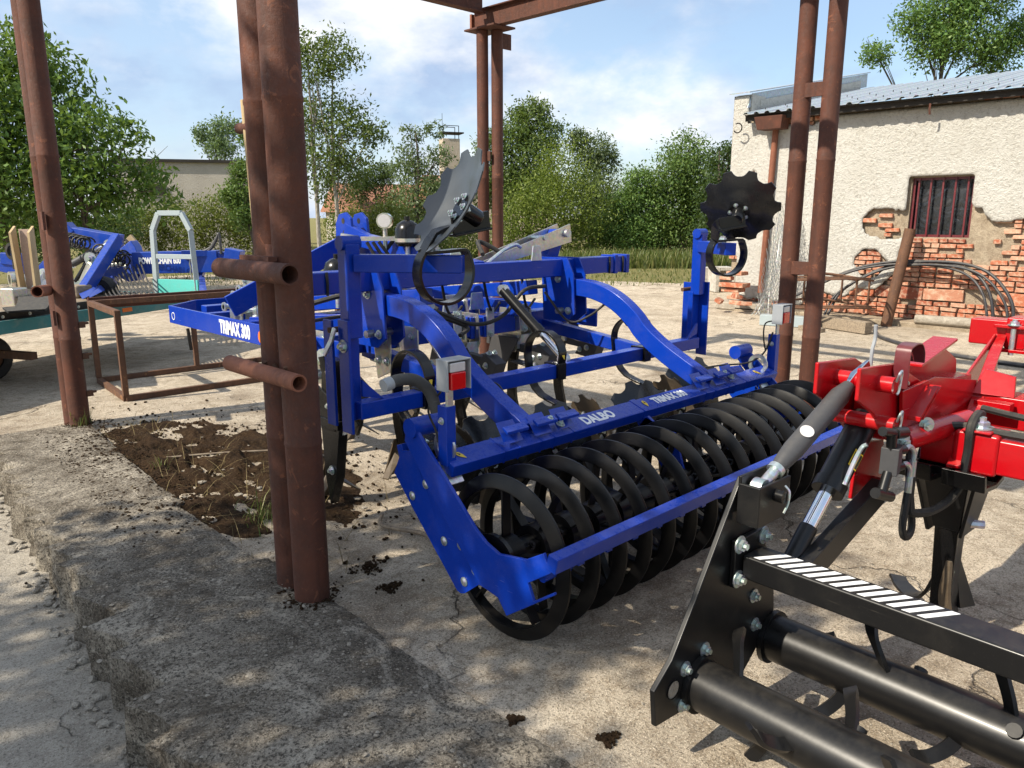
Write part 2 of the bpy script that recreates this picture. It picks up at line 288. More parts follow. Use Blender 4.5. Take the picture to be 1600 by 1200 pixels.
def inst(mesh, name, mat, parent, loc, rot=None, scale=None):
    o = bpy.data.objects.new(name, mesh); COL.objects.link(o)
    if not mesh.materials: mesh.materials.append(MATS[mat])
    o.parent = parent; b = BASE[parent.name] if parent is not None else V(0, 0, 0); o.location = V(loc) - b
    if rot is not None: o.rotation_mode = 'QUATERNION'; o.rotation_quaternion = rot
    if scale is not None: o.scale = scale
    BASE[o.name] = b; return o
def zq(d): return Vector(unit(d)).to_track_quat('Z', 'Y')
BOLT = MB().hexbolt((0, 0, 0), (0, 0, 1)).mesh('bolt'); BOLT.materials.append(MATS['galv'])
FLAT = MB().lathe([(0, 0), (0, .021), (.003, .021), (.004, .015), (.0065, .012), (.0075, 0)], (0, 0, 0), (0, 0, 1), 18).mesh('flat_bolt'); FLAT.materials.append(MATS['galv'])
def flats(parent, pts, ax, s=1.0):
    for p in pts: inst(FLAT, 'bolt', 'galv', parent, p, zq(ax), (s, s, s))
def bolts(parent, pts, ax, s=1.0):
    for p in pts: inst(BOLT, 'bolt', 'galv', parent, p, zq(ax), (s, s, s))
def text(txt, size, org, xd, yd, parent, mat='white_print', cond=.72, bold=.017, name='lettering', align='CENTER'):
    cu = bpy.data.curves.new('t', 'FONT'); cu.body = txt; cu.size = size; cu.align_x = align; cu.align_y = 'CENTER'; cu.offset = bold * size * 2.6; cu.resolution_u = 3; cu.extrude = .0004
    ob = bpy.data.objects.new('t', cu); COL.objects.link(ob); bpy.context.view_layer.update()
    me = bpy.data.meshes.new_from_object(ob.evaluated_get(bpy.context.evaluated_depsgraph_get())); bpy.data.objects.remove(ob)
    xd = unit(xd); yd = unit(V(yd) - xd * (V(yd) @ xd)); zd = np.cross(xd, yd); vs = [V(org) + xd * v.co.x * cond + yd * v.co.y + zd * v.co.z for v in me.vertices]
    m = MB().add(vs, [tuple(p.vertices) for p in me.polygons]); bpy.data.meshes.remove(me); return m.build(name, mat, parent, smooth=0)
def arc(c, e1, e2, r, a0, a1, n=14): return [V(c) + (V(e1) * math.cos(R(a0 + (a1 - a0) * k / n)) + V(e2) * math.sin(R(a0 + (a1 - a0) * k / n))) * r for k in range(n + 1)]
def smooth_path(pts, n=6):
    P = [V(p) for p in pts]; P = [2 * P[0] - P[1]] + P + [2 * P[-1] - P[-2]]; out = []
    for i in range(1, len(P) - 2):
        for k in range(n):
            t = k / n; out.append(.5 * ((2 * P[i]) + (-P[i - 1] + P[i + 1]) * t + (2 * P[i - 1] - 5 * P[i] + 4 * P[i + 1] - P[i + 2]) * t * t + (-P[i - 1] + 3 * P[i] - 3 * P[i + 1] + P[i + 2]) * t ** 3))
    return out + [P[-2]]
def cylinder(parent, p0, p1, rb, rr, frac=.6, body='black', rod='chrome'):
    p0, p1 = V(p0), V(p1); q = p0 + (p1 - p0) * frac
    o = MB().tube([p0, q], rb, 16).build('cylinder_barrel', body, parent); MB().tube([q - (p1 - p0) * .05, q + unit(p1 - p0) * .02], rb * 1.15, 16).build('gland', body, o)
    MB().tube([q, p1], rr, 14).build('piston_rod', rod, parent)
    a = unit(np.cross(p1 - p0, (0, 0, 1))); [MB().tube([q_ - a * .02, q_ + a * .02], rr * 1.9, 12).build('cylinder_eye', 'galv', parent) for q_ in (p0, p1)]; return o
def hose(parent, pts, r=.011, mat='rubber', name='hose'): return MB().tube(smooth_path(pts, 7), r, 8).build(name, mat, parent)
def hnoise(x, y, s=0): return (math.sin(x * 12.9898 + y * 78.233 + s * 37.7) * 43758.5453) % 1
def vnoise(x, y, s=0):
    xi, yi = math.floor(x), math.floor(y); fx, fy = x - xi, y - yi; fx = fx * fx * (3 - 2 * fx); fy = fy * fy * (3 - 2 * fy)
    a = hnoise(xi, yi, s); b = hnoise(xi + 1, yi, s); c = hnoise(xi, yi + 1, s); d = hnoise(xi + 1, yi + 1, s); return (a + (b - a) * fx) + ((c + (d - c) * fx) - (a + (b - a) * fx)) * fy
def fbm(x, y, o=4, s=0): return sum(vnoise(x * 2 ** k, y * 2 ** k, s + k) * .5 ** k for k in range(o)) / (2 - .5 ** (o - 1))
FH = V(math.sin(YAW), math.cos(YAW), 0); RI = V(math.cos(YAW), -math.sin(YAW), 0)
def polar(a, d): "ground point at depth d along the heading; a is the sideways tangent times 1230"; return FH * d + RI * d * a / 1230.0
# ---------------------------------------------------------------- ground
def sheet(name, poly, z, mat, jag=0.0, seed=1, kind='structure', step=.35):
    rnd = random.Random(seed); P = []
    for i in range(len(poly)):
        a = V(poly[i]); b = V(poly[(i + 1) % len(poly)]); n = max(1, int(np.linalg.norm(b - a) / step)) if jag else 1
        for k in range(n):
            p = a + (b - a) * k / n
            if jag and k: p = p + V(rnd.uniform(-jag, jag), rnd.uniform(-jag, jag))
            P.append((p[0], p[1], z))
    return MB().add(P, [tuple(range(len(P)))]).build(name, mat, None, smooth=0, kind=kind)
sheet('ground', [(-900, -900), (1300, -900), (1300, 1300), (-900, 1300)], -.30, 'dry_field')
sheet('field', [(-60, 7.2), (1.2, 7.2), (1.2, -30), (120, -30), (120, 120), (-60, 120)], -.012, 'dry_field')
sheet('yard', [(-30, 7.15), (1.5, 7.12), (1.5, -8), (19, -8), (18.7, 10.3), (17.3, 13), (14, 18.5), (10, 24), (-30, 26)], 0, 'yard', .12, 3, step=1.2)
sheet('lower_yard', [(-25, -12), (1.3, -12), (1.3, 7.3), (-25, 7.3)], -.2, 'lower')
# old concrete ledge: rough top, broken left edge
def ledge():
    m = MB(); nx, ny = 46, 400; y0, y1 = -2.0, 7.08; rnd = random.Random(4); vs = []; chunk = []; y = y0
    while y < y1 + .5:
        L = rnd.uniform(.18, .40); chunk.append((y, L, rnd.uniform(-.025, .025))); y += L
    def left(y):
        for c, L, d in chunk:
            if c <= y < c + L: return .565 + .083 * max(0, y) + d + .125 * (1 - (y - c) / L) ** .8 - .02 - .03 + .02 * (fbm(y * 14, 1, 3) - .5) + .006 * (hnoise(round(y * 40), 3) - .5)
        return .6
    def right(y): return 1.69 + max(0, y - 5) * .09 + .05 * (fbm(y * 2.2, 4, 4) - .5) - (.05 if 3.5 < y < 4.6 else 0)
    for j in range(ny + 1):
        y = y0 + (y1 - y0) * j / ny; a, b = left(y), right(y)
        for i in range(nx + 1):
            x = a + (b - a) * i / nx; e = min(i, nx - i) / 3.0
            z = .045 + .008 * (fbm(x * 2, y * 2, 4, 3) - .5) * 2 + .006 * (fbm(x * 34, y * 34, 3, 5) - .5) * 2 - max(0, 1 - e) * (.003 + .008 * hnoise(j, i, 4))
            if y < 3.6: z -= (x > 1.1) * (x - 1.1) / .6 * .034 * min(1, (3.6 - y) / 1.2)
            yy = y + (.03 * (fbm(x * 6, 3, 3) - .5) if j == ny else 0); vs.append((x, yy, z))
    w = nx + 1; fs = [(j * w + i, j * w + i + 1, (j + 1) * w + i + 1, (j + 1) * w + i) for j in range(ny) for i in range(nx)]
    n0 = len(vs)
    for j in range(ny + 1):   # left face, three rows of crumbling concrete
        x, y, z = vs[j * w]
        for q, (dz, ins) in enumerate(((-.09, .015), (-.17, .03), (-.30, .0))): vs.append((x - .012 + ins * (fbm(y * 8, q, 3) * 2 - .6) + .010 * (hnoise(j, q, 7) - .5), y, z + dz))
    for j in range(ny):
        a, b = n0 + j * 3, n0 + (j + 1) * 3; fs += [(j * w, (j + 1) * w, b, a), (a, b, b + 1, a + 1), (a + 1, b + 1, b + 2, a + 2)]
    n1 = len(vs)
    for j in range(ny + 1): x, y, z = vs[j * w + nx]; vs.append((x + .01, y, -.2))
    fs += [(j * w + nx, n1 + j, n1 + j + 1, (j + 1) * w + nx) for j in range(ny)]
    n2 = len(vs)
    for i in range(nx + 1): x, y, z = vs[ny * w + i]; vs.append((x, y, -.2))
    fs += [(ny * w + i, ny * w + i + 1, n2 + i + 1, n2 + i) for i in range(nx)]
    m.add(vs, fs).build('concrete_ledge', 'slab_dark', None, smooth=22, kind='structure')
ledge()
def scatter(name, mat, pts, rmin, rmax, seed, flat=.6, label=None, cat=None):
    rnd = random.Random(seed); m = MB(); ico = [(0, 0, 1), (.9, 0, .4), (.28, .85, .4), (-.72, .53, .4), (-.72, -.53, .4), (.28, -.85, .4), (.72, .53, -.4), (-.28, .85, -.4), (-.9, 0, -.4), (-.28, -.85, -.4), (.72, -.53, -.4), (0, 0, -1)]
    fc = [(0, 1, 2), (0, 2, 3), (0, 3, 4), (0, 4, 5), (0, 5, 1), (1, 6, 2), (2, 7, 3), (3, 8, 4), (4, 9, 5), (5, 10, 1), (6, 7, 2), (7, 8, 3), (8, 9, 4), (9, 10, 5), (10, 6, 1), (11, 7, 6), (11, 8, 7), (11, 9, 8), (11, 10, 9), (11, 6, 10)]
    for x, y, z in pts:
        r = rmin + (rmax - rmin) * rnd.random() ** 3; a = rnd.random() * 6.28; ca, sa = math.cos(a), math.sin(a); ex = rnd.uniform(.7, 1.4)
        vs = []
        for p in ico:
            k = r * rnd.uniform(.7, 1.25); px, py, pz = p[0] * ex, p[1], p[2] * flat; vs.append((x + (px * ca - py * sa) * k, y + (px * sa + py * ca) * k, z + pz * k))
        m.add(vs, fc)
    return m.build(name, mat, None, smooth=0, kind='stuff', label=label, cat=cat)
rg = random.Random(11)
scatter('gravel', 'stone', [(rg.uniform(1.75, 6), rg.uniform(-.5, 7.5), .002) for _ in range(1500)] + [(rg.uniform(-.6, .9), rg.uniform(1, 7), -.198) for _ in range(700)], .002, .010, 5, label='small pale stones and crumbs scattered over the yard', cat='gravel')
scatter('rubble', 'lower', [(.50 + .083 * y + abs(rg.gauss(0, .05)) * -1 + .02, y, -.19) for y in [rg.uniform(0, 7) for _ in range(300)]], .004, .030, 6, label='broken concrete crumbs along the foot of the ledge', cat='rubble')
scatter('ledge_grit', 'stone', [(rg.uniform(.9, 1.65), rg.uniform(0, 7), .048) for _ in range(900)], .002, .010, 8, label='pale grit lying on top of the concrete ledge', cat='grit')
# soil and moss bank by the ledge
scatter('moss_crumbs', 'soil', [(.86 + .083 * y + rg.random() ** .8 * .6, y, .047) for y in [4.1 + 2.95 * rg.random() ** .7 for _ in range(2600)] if vnoise(y * 2.2, .5, 3) > .28], .003, .012, 15, .5, label='brown dead moss crumbs on the far half of the ledge', cat='moss')
scatter('lichen_flecks', 'stone', [(.75 + rg.random() * .85, rg.uniform(.3, 3.6), .047) for _ in range(500)], .003, .013, 16, .35, label='pale lichen flecks on the near half of the ledge', cat='lichen')
scatter('post_dirt', 'soil', [(x + math.cos(a) * (.082 + abs(rg.gauss(0, .03))), y + math.sin(a) * (.082 + abs(rg.gauss(0, .03))), z) for x, y, z in ((1.645, 3.0, .03), (1.655, 3.185, .03), (1.80, 7.03, .05)) for a in [rg.random() * 6.28 for _ in range(160)]], .003, .013, 17, .7, label='loose dirt gathered round the feet of the near posts', cat='dirt')
def soil_patch(name, cx, cy, rx, ry, h, seed, mat, label, cat, n=90, kind='stuff', thr=.10):
    m = MB(); vs = []
    for j in range(n + 1):
        for i in range(n + 1):
            x = -1 + 2 * i / n; y = -1 + 2 * j / n; r = math.hypot(x, y); e = max(0, 1 - r ** 2.2) ; k = fbm(x * 7 + seed, y * 9, 5, seed)
            z = h * (e * (k * 3.0 - .95) - thr) + .25 * h * e * (fbm(x * 30, y * 30, 3, seed + 2) - .5); vs.append((cx + x * rx, cy + y * ry, max(z, -.01)))
    w = n + 1; fs = [(j * w + i, j * w + i + 1, (j + 1) * w + i + 1, (j + 1) * w + i) for j in range(n) for i in range(n) if max(vs[j * w + i][2], vs[j * w + i + 1][2], vs[(j + 1) * w + i][2], vs[(j + 1) * w + i + 1][2]) > -.009]
    return m.add(vs, fs).build(name, mat, None, smooth=60, kind=kind, label=label, cat=cat)
soil_patch('soil_bank', 2.18, 5.3, .80, 1.75, .06, 3, 'soil', 'brown mossy soil heaped along the concrete ledge', 'soil', 150)
scatter('soil_crumbs', 'soil', [(2.25 + rg.gauss(0, .42), 5.2 + rg.gauss(0, .85), .008) for _ in range(3400)], .003, .016, 9, .8, label='dark soil crumbs lying on the mossy bank', cat='soil')
scatter('bank_stones', 'stone', [(2.2 + rg.gauss(0, .35), 5.0 + rg.gauss(0, .9), .025) for _ in range(40)], .006, .03, 10, .4, label='pale stones lying in the brown soil', cat='stones')
for i, (x, y, s, lb) in enumerate([(2.02, 3.1, .085, 'larger dark soil clod on concrete beside the front post pair'), (1.98, 2.85, .06, 'small dark soil clod right of the front post foot'), (1.86, 1.42, .04, 'round dark clod by the black roller end plate'), (1.70, 1.72, .03, 'tiny brown clod on the ledge edge in the foreground')]):
    c = MB(); r2 = random.Random(i); 
    for k in range(170):
        th = r2.random() * 6.28; q = s * r2.random() ** .6 * (.75 + .35 * math.sin(th * 3 + i)); hh = s * .22 * max(0, 1 - (q / s) ** 2) * r2.random() + .002; b = r2.uniform(.003, .010); c.box((x + q * math.cos(th) * 1.3, y + q * math.sin(th), hh), (b, b * r2.uniform(.6, 1.4), b), r2.random() * 3)
    c.build('soil_clod', 'soil', None, smooth=0, label=lb, cat='soil clod', group='soil clods on the concrete', base=(x, y, 0))
def blades(name, mat, pts, hmin, hmax, wd, seed, label, cat, lean=.5):
    rnd = random.Random(seed); vs = []; fs = []
    for x, y, z in pts:
        h = rnd.uniform(hmin, hmax); a = rnd.random() * 6.28; l = rnd.uniform(.1, lean) * h * 1.6; dx, dy = math.cos(a), math.sin(a); w = wd * rnd.uniform(.6, 1.3); n = len(vs)
        vs += [(x - dy * w, y + dx * w, z), (x + dy * w, y - dx * w, z), (x + dx * l * .4 + dy * w * .7, y + dy * l * .4 - dx * w * .7, z + h * .6), (x + dx * l * .4 - dy * w * .7, y + dy * l * .4 + dx * w * .7, z + h * .6), (x + dx * l, y + dy * l, z + h * rnd.uniform(.7, 1))]
        fs += [(n, n + 1, n + 2, n + 3), (n + 3, n + 2, n + 4)]
    return MB().add(vs, fs).build(name, mat, None, smooth=0, kind='stuff', label=label, cat=cat)
blades('dry_stalks', 'dry_grass', [(2.05 + rg.gauss(0, .22), 4.6 + rg.gauss(0, .7), .0) for _ in range(240)] + [(2.1 + rg.gauss(0, .14), 6.5 + rg.gauss(0, .2), 0) for _ in range(70)], .02, .16, .0022, 3, 'thin dry grass stalks in the brown soil', 'dry grass', 2.2)
blades('green_tufts', 'grass', [(1.95 + rg.gauss(0, .06), 4.05 + rg.gauss(0, .1), .0) for _ in range(70)] + [(1.8 + rg.gauss(0, .05), 7.0 + rg.gauss(0, .05), .04) for _ in range(60)] + [(1.85 + rg.gauss(0, .02), 5.4 + rg.gauss(0, .04), 0) for _ in range(14)], .05, .2, .003, 4, 'small green grass tufts beside the ledge', 'grass', .6)
for i, (pts, lb) in enumerate([([(2.47, 3.62, .02), (2.36, 3.45, .03), (2.45, 3.18, .03), (2.38, 2.98, .012)], 'curved brown rubber hose piece lying on sunlit concrete'), ([(1.95, 5.55, .05), (2.3, 5.35, .055), (2.8, 5.1, .03)], 'thin bent twig lying across the brown soil')]):
    MB().tube(smooth_path(pts), .012 if i == 0 else .007, 6).build('hose_piece' if i == 0 else 'twig', 'wood_grey', None, base=pts[0], label=lb, cat='hose' if i == 0 else 'twig')

# ---------------------------------------------------------------- rusty canopy frame
cp = thing('canopy_frame', 'rusty steel canopy frame of paired pipe posts and channel beams over the yard', 'canopy', (1.63, 3, 0))
POSTS = {'a': ((1.645, 3.0), (1.655, 3.185)), 'b': ((1.80, 7.03), (1.80, 7.20)), 'c': ((6.39, 6.99), (6.51, 6.87)), 'd': ((6.36, 2.84), (6.36, 3.08))}
for k, pr_ in POSTS.items():
    for i, (x, y) in enumerate(pr_):
        r = {'a': .08, 'b': .078, 'c': .068, 'd': .072}[k]; m = MB(); m.lathe([(0, r)] + [(h, r + (.003 if abs(h - q) < .01 else 0)) for q in (.75, 2.2) for h in (q - .015, q - .005, q + .005, q + .015)] + [(3.83, r)], (x, y, .0 if k in 'cd' else .02), (0, 0, 1), 24); m.build('post', 'rust', cp, smooth=60)
    (x0, y0), (x1, y1) = pr_
    h = MB().box(((x0 + x1) / 2, (y0 + y1) / 2, 3.845), (.34, .5, .02)); h.build('head_plate', 'rust', cp, .003)
    for z in (1.33, 2.75) if k in 'd' else ((2.45,) if k in 'bc' else (1.58,)):
        MB().box(((x0 + x1) / 2 - .05, (y0 + y1) / 2, z), (.012, abs(y1 - y0) * .8 + .02, .11)).build('tie_plate', 'rust', cp, .002)
def channel(p0, p1, h, w, up=(0, 0, 1)):
    p0, p1 = V(p0), V(p1); d = unit(p1 - p0); s = unit(np.cross(d, up)); m = MB(); z = V(0, 0, 1); m.bar(p0, p1, .012, h)
    m.bar(p0 + z * h / 2, p1 + z * h / 2, w, .012); m.bar(p0 - z * h / 2, p1 - z * h / 2, w, .012); return m
for a, b, z in (((6.42, 2.3), (6.42, 7.15), 3.962), ((1.72, 2.2), (1.72, 7.7), 3.962)): channel((a[0], a[1], z), (b[0], b[1], z), .2, .11).build('main_beam', 'rust', cp)
for y in (2.95, 6.95): channel((1.0, y, 4.11), (6.355, y, 4.11), .2, .11).build('cross_beam', 'rust', cp)
for x in (3.05, 4.35, 5.5): channel((x, 1.8, 4.28), (x, 6.8, 4.28), .12, .09).build('purlin', 'rust', cp)
MB().box((6.64, 6.85, 3.73), (.15, .012, .17)).build('gusset', 'rust', cp, .002)
MB().box((6.42, 7.17, 3.96), (.09, .03, .15)).build('end_plate', 'rust_orange', cp)
for (x, y0, y1, z, r) in ((1.50, 2.76, 3.38, 1.53, .043), (1.50, 2.74, 3.36, 1.10, .036)): MB().pipe((x, y0, z), (x, y1, z + .0), r, r - .008, 24).build('pipe_stub', 'rust' if z > 1.3 else 'rust_orange', cp, smooth=50)
MB().pipe((1.55, 6.78, 1.19), (1.70, 7.1, 1.17), .045, .036, 20).build('pipe_stub', 'rust_orange', cp, smooth=50)
MB().box((1.54, 3.1, 1.58), (.04, .26, .02)).build('weld_plate', 'rust', cp)
for y_, z_ in ((3.0, 1.53), (3.18, 1.53), (3.0, 1.10), (3.18, 1.10)): MB().tube(smooth_path([(1.555, y_ - .05, z_ + .03), (1.565, y_ - .03, z_ - .01), (1.568, y_, z_ - .03), (1.565, y_ + .03, z_ - .01), (1.555, y_ + .05, z_ + .03)], 4), .009, 6).build('weld_bead', 'rust_frame', cp)
for z in (.62, .3, .88): MB().box((1.89, 7.0, z), (.05, .04, .05)).box((1.925, 6.985, z + .012), (.03, .015, .02)).build('hook', 'rust_frame', cp, .003)
MB().box((1.70, 7.02, .95), (.02, .05, .12)).build('welded_tab', 'rust', cp); MB().box((1.70, 6.98, 1.72), (.02, .06, .14)).build('welded_tab', 'rust', cp)
# pale pole tied behind the front post
pl = thing('pole', 'thin pale weathered pole with rusty clamp behind the front posts', 'pole', (1.78, 3.58, 0))
MB().tube([(1.74, 3.40, 0), (1.76, 3.56, 2.28)], .022, 12).build('shaft', 'wood_tan', pl); MB().tube([(1.76, 3.52, 2.16), (1.76, 3.64, 2.16)], .026, 12).build('clamp', 'rust', pl)

# ---------------------------------------------------------------- brick building
WX = 13.7; wy0, wy1, wz = -6.0, 7.93, 3.52
bd = thing('brick_building', 'low old building with cracked cream stucco, exposed bricks and corrugated metal roof', 'building', (WX, 4, 0))
win = (3.74, 4.66, 1.43, 2.37)   # y0,y1,z0,z1
core = MB()
for y0, y1, z0, z1 in ((wy0, win[0], 0, wz), (win[1], 7.60, 0, wz), (win[0], win[1], 0, win[2]), (win[0], win[1], win[3], wz)): core.box((WX + .17, (y0 + y1) / 2, (z0 + z1) / 2), (.28, y1 - y0, z1 - z0))
core.box((WX + .17, 7.72, 2.1), (.28, .238, 2.8)); core.build('wall_core', 'mortar', bd)
MB().prism([(WX + .32, 7.9, 0), (18.5, 7.9, 0), (18.5, 7.9, 4.75), (WX + .32, 7.9, 3.9)], (0, -.3, 0)).build('gable_wall', 'stucco', bd)
MB().box((18.3, 1, 2), (.3, 13.4, 4)).build('rear_wall', 'stucco', bd)
def damage(y, z):
    n = fbm(y * 2.3 + 3, z * 2.3, 5, 2) - .5; n2 = fbm(y * 8, z * 8, 4, 8) - .5
    def blob(cy, cz, ry, rz): return 1 - math.hypot((y - cy) / ry, (z - cz) / rz)
    left = 4.72 + max(0, .85 - z) * .9                     # left limit of the bare brickwork
    d = -1.0
    if z < 1.44: d = max(d, min((left - y) * 3, (1.44 - z) * 6 + .05))
    if y < 3.72: d = max(d, (1.80 + .12 * math.sin(y * 5.1 + 1) - z) * 3)
    d = max(d, blob(5.02, 1.66, .34, .24) * 1.5, blob(4.78, 1.62, .22, .26) * 1.4, blob(5.20, .96, .28, .24) * 1.5, (.50 - z) * 2.2 if y < 6.3 else -1, blob(7.85, .55, .26, .55) * 1.7, blob(7.45, 2.45, .07, .14) * 1.5, blob(6.6, 2.55, .15, .05), (.22 - z) * 3)
    if z > 3.30: d = max(d, blob(2.9, 3.6, .8, .2), blob(6.6, 3.55, .55, .22))
    return d + n * .65 + n2 * .4
def plaster():
    c = .042; ny = int((wy1 - (-2.5)) / c); nz = int(3.96 / c); keep = {}
    for j in range(nz):
        for i in range(ny):
            y = wy1 - (i + .5) * c; z = (j + .5) * c
            if z > wz - .06 and y < 7.62: continue
            if win[0] - .02 < y < win[1] + .02 and win[2] - .06 < z < win[3] + .02: continue
            if damage(y, z) > 0: continue
            keep[i, j] = 1
    idx = {}; vs = []; fs = []
    def vid(i, j):
        if (i, j) not in idx: idx[i, j] = len(vs); vs.append([WX - .032 + .006 * (fbm(i * .13, j * .13, 3, 6) - .5), wy1 - i * c, j * c])
        return idx[i, j]
    for (i, j) in keep: fs.append((vid(i, j), vid(i, j + 1), vid(i + 1, j + 1), vid(i + 1, j)))
    ed = {}
    for f in fs:
        for k in range(4): e = tuple(sorted((f[k], f[(k + 1) % 4]))); ed[e] = ed.get(e, 0) + 1
    nb = {}
    for (a, b), n in ed.items():
        if n == 1: nb.setdefault(a, []).append(b); nb.setdefault(b, []).append(a)
    for _ in range(1):
        new = {}
        for a, l in nb.items():
            if len(l) == 2:
                y = (vs[a][1] * 2 + vs[l[0]][1] + vs[l[1]][1]) / 4; z = (vs[a][2] * 2 + vs[l[0]][2] + vs[l[1]][2]) / 4; new[a] = (y, z)
        for a, (y, z) in new.items():
            if 0.05 < z < 3.4 and y < 7.9: vs[a][1], vs[a][2] = y, z
    for a in nb:
        vs[a][0] += .006
        if .05 < vs[a][2] < 3.4 and vs[a][1] < 7.85 and not (win[0] - .1 < vs[a][1] < win[1] + .1 and win[2] < vs[a][2] < win[3] + .1): vs[a][1] += .018 * (hnoise(a, 1) - .5); vs[a][2] += .018 * (hnoise(a, 2) - .5)
    m = MB().add(vs, fs); o = m.build('plaster', 'stucco', bd, smooth=60); md = o.modifiers.new('s', 'SOLIDIFY'); md.thickness = .03; md.offset = -1; return o
plaster()
def brickmesh(l, h, d, seed):
    r = random.Random(seed); m = MB().box((0, 0, 0), (d, l, h)); m.v = [(x + r.uniform(-.006, .006), y + r.uniform(-.008, .008), z + r.uniform(-.006, .006)) for x, y, z in m.v]
    me = m.mesh('brick', smooth=0); bm = bmesh.new(); bm.from_mesh(me); bmesh.ops.bevel(bm, geom=bm.edges[:], offset=.006, segments=1, affect='EDGES'); bm.to_mesh(me); bm.free(); me.materials.append(MATS['brick']); return me
BM_ = [brickmesh(.235, .066, .09, i) for i in range(6)]; BH = [brickmesh(.11, .066, .09, i + 10) for i in range(4)]; BL = [brickmesh(.60, .205, .09, 30), brickmesh(.42, .205, .09, 31), brickmesh(.75, .205, .09, 32)]
rb = random.Random(21); z = .02; row = 0; nbr = 0
while z < 3.5:
    big = abs(z - .405) < .03; h = .205 if big else .066; y = 7.86 - (row % 2) * .12
    while y > 2.7:
        r0 = rb.random()
        if big: k = rb.randrange(3); L = (.60, .42, .75)[k]; me = BL[k]
        elif r0 < .7: L = .235; me = rb.choice(BM_)
        else: L = .11; me = rb.choice(BH)
        yc, zc = y - L / 2, z + h / 2; inw = win[0] - .0 < yc + L / 2 and yc - L / 2 < win[1] and zc + h / 2 > win[2] - .01 and zc - h / 2 < win[3] + .02
        if damage(yc, zc) > -.08 and not inw and rb.random() > .07 and not (3.1 < yc < 3.75 and 1.05 < zc < 2 and rb.random() < .75) and not (yc > 4.72 and zc > 1.35 and zc < 2 and rb.random() < .55) and nbr < 290 and yc < 7.86:
            inst(me, 'brick', 'brick', bd, (WX + .055 - .04 - rb.uniform(-.004, .014), yc, zc), Quaternion((1, rb.uniform(-.02, .02), 0, rb.uniform(-.012, .012))), (1, rb.uniform(.88, 1.02), rb.uniform(.88, 1.04))); nbr += 1
        y -= L + .014
    z += h + .013; row += 1
# window
wd = MB(); wc = (win[0] + win[1]) / 2; zc = (win[2] + win[3]) / 2
for s in (win[0] + .02, win[1] - .02): wd.box((WX + .10, s, zc), (.04, .04, win[3] - win[2]))
for s in (win[2] + .02, win[3] - .02): wd.box((WX + .10, wc, s), (.039, win[1] - win[0] - .002, .04))
wo = wd.build('window', 'maroon', bd); MB().box((WX + .16, wc, zc), (.02, win[1] - win[0], win[3] - win[2])).build('pane', 'pane', wo)
for i in range(5):
    y = win[0] + .10 + i * .18; MB().bar((WX + .06, y, win[2] - .02), (WX + .06, y, win[3] - .01), .026, .026).build('window_bar', 'maroon', wo)
# roof
def roof():
    m = MB(); e = (13.28, 3.56); t_ = (18.9, 4.62); n = 760; vs = []; yA, yB = 7.60, -6.2
    for i in range(n + 1):
        y = yA + (yB - yA) * i / n; ph = (y / .207) % 1; h = .035 if ph < .30 else (.035 * (1 - (ph - .30) / .1) if ph < .4 else (0 if ph < .9 else .035 * (ph - .9) / .1)); vs += [(e[0], y, e[1] + h), (t_[0], y, t_[1] + h)]
    o = m.add(vs, [(2 * i, 2 * i + 1, 2 * i + 3, 2 * i + 2) for i in range(n)]).build('roof', 'roof_zinc', bd, smooth=0); md = o.modifiers.new('s', 'SOLIDIFY'); md.thickness = .004
    MB().bar((13.42, 7.55, 3.51), (13.42, -6.2, 3.51), .03, .11).build('fascia', 'dark_board', bd); MB().box((13.53, .68, 3.55), (.38, 13.7, .02)).build('soffit', 'dark_board', bd)
    f = MB().prism([(13.6, 7.63, 3.72), (18.9, 7.63, 4.66), (18.9, 7.63, 4.95), (13.75, 7.63, 3.99)], (0, .012, 0)); f.build('parapet_flashing', 'roof_zinc', bd); MB().bar((13.55, 7.78, 3.985), (18.9, 7.78, 4.97), .42, .02).build('coping', 'roof_zinc', bd)
    sc = MB()
    for i in range(26):
        for j in range(3): y = 7.3 - i * .414; q = .15 + j * .3; p = V(13.28 + (18.9 - 13.28) * q * .45, y, 3.56 + 1.06 * q * .45 + .036); sc.tube([p, p + V(0, 0, .03)], .008, 6)
    sc.build('roof_screws', 'rubber', bd, kind='stuff')
roof()
MB().box((WX + .27, 7.76, 3.72), (.5, .3, .5)).build('gable_corner', 'stucco', bd)
hp = MB().prism([(13.30, 7.25, 3.28), (13.30, 6.80, 3.28), (13.26, 6.76, 3.50), (13.26, 7.30, 3.50)], (.3, 0, 0)); hp.build('gutter_hopper', 'rust', bd, .005)
MB().tube([(13.58, 7.03, 3.3), (13.57, 7.06, 2.0), (13.56, 7.1, .35)], .055, 16).build('downpipe', 'rust_orange', bd, smooth=60)
MB().tube(arc((13.45, 7.72, 3.36), (0, 1, 0), (0, 0, 1), .085, 60, 330, 14), .012, 8).build('gutter_hook', 'dark_board', bd); MB().ribbon([(13.36, 4.4, 3.46), (13.36, 4.4, 3.36), (13.39, 4.4, 3.30)], (0, 1, 0), .03, .006).build('gutter_bracket', 'rust', bd)
MB().box((13.52, 3, .03), (.44, 9, .12)).build('plinth', 'mortar', bd, .03)
MB().prism([(13.3, 7.9, .0), (13.3, 6.9, .0), (13.75, 6.9, .0), (13.75, 7.9, 0)], (0, 0, .16)).build('footing', 'stone', bd, .04)
MB().tube([(13.30, 3.2, .16), (13.32, 4.25, .14)], .075, 12).build('drain_pipe', 'stone', bd, smooth=50)

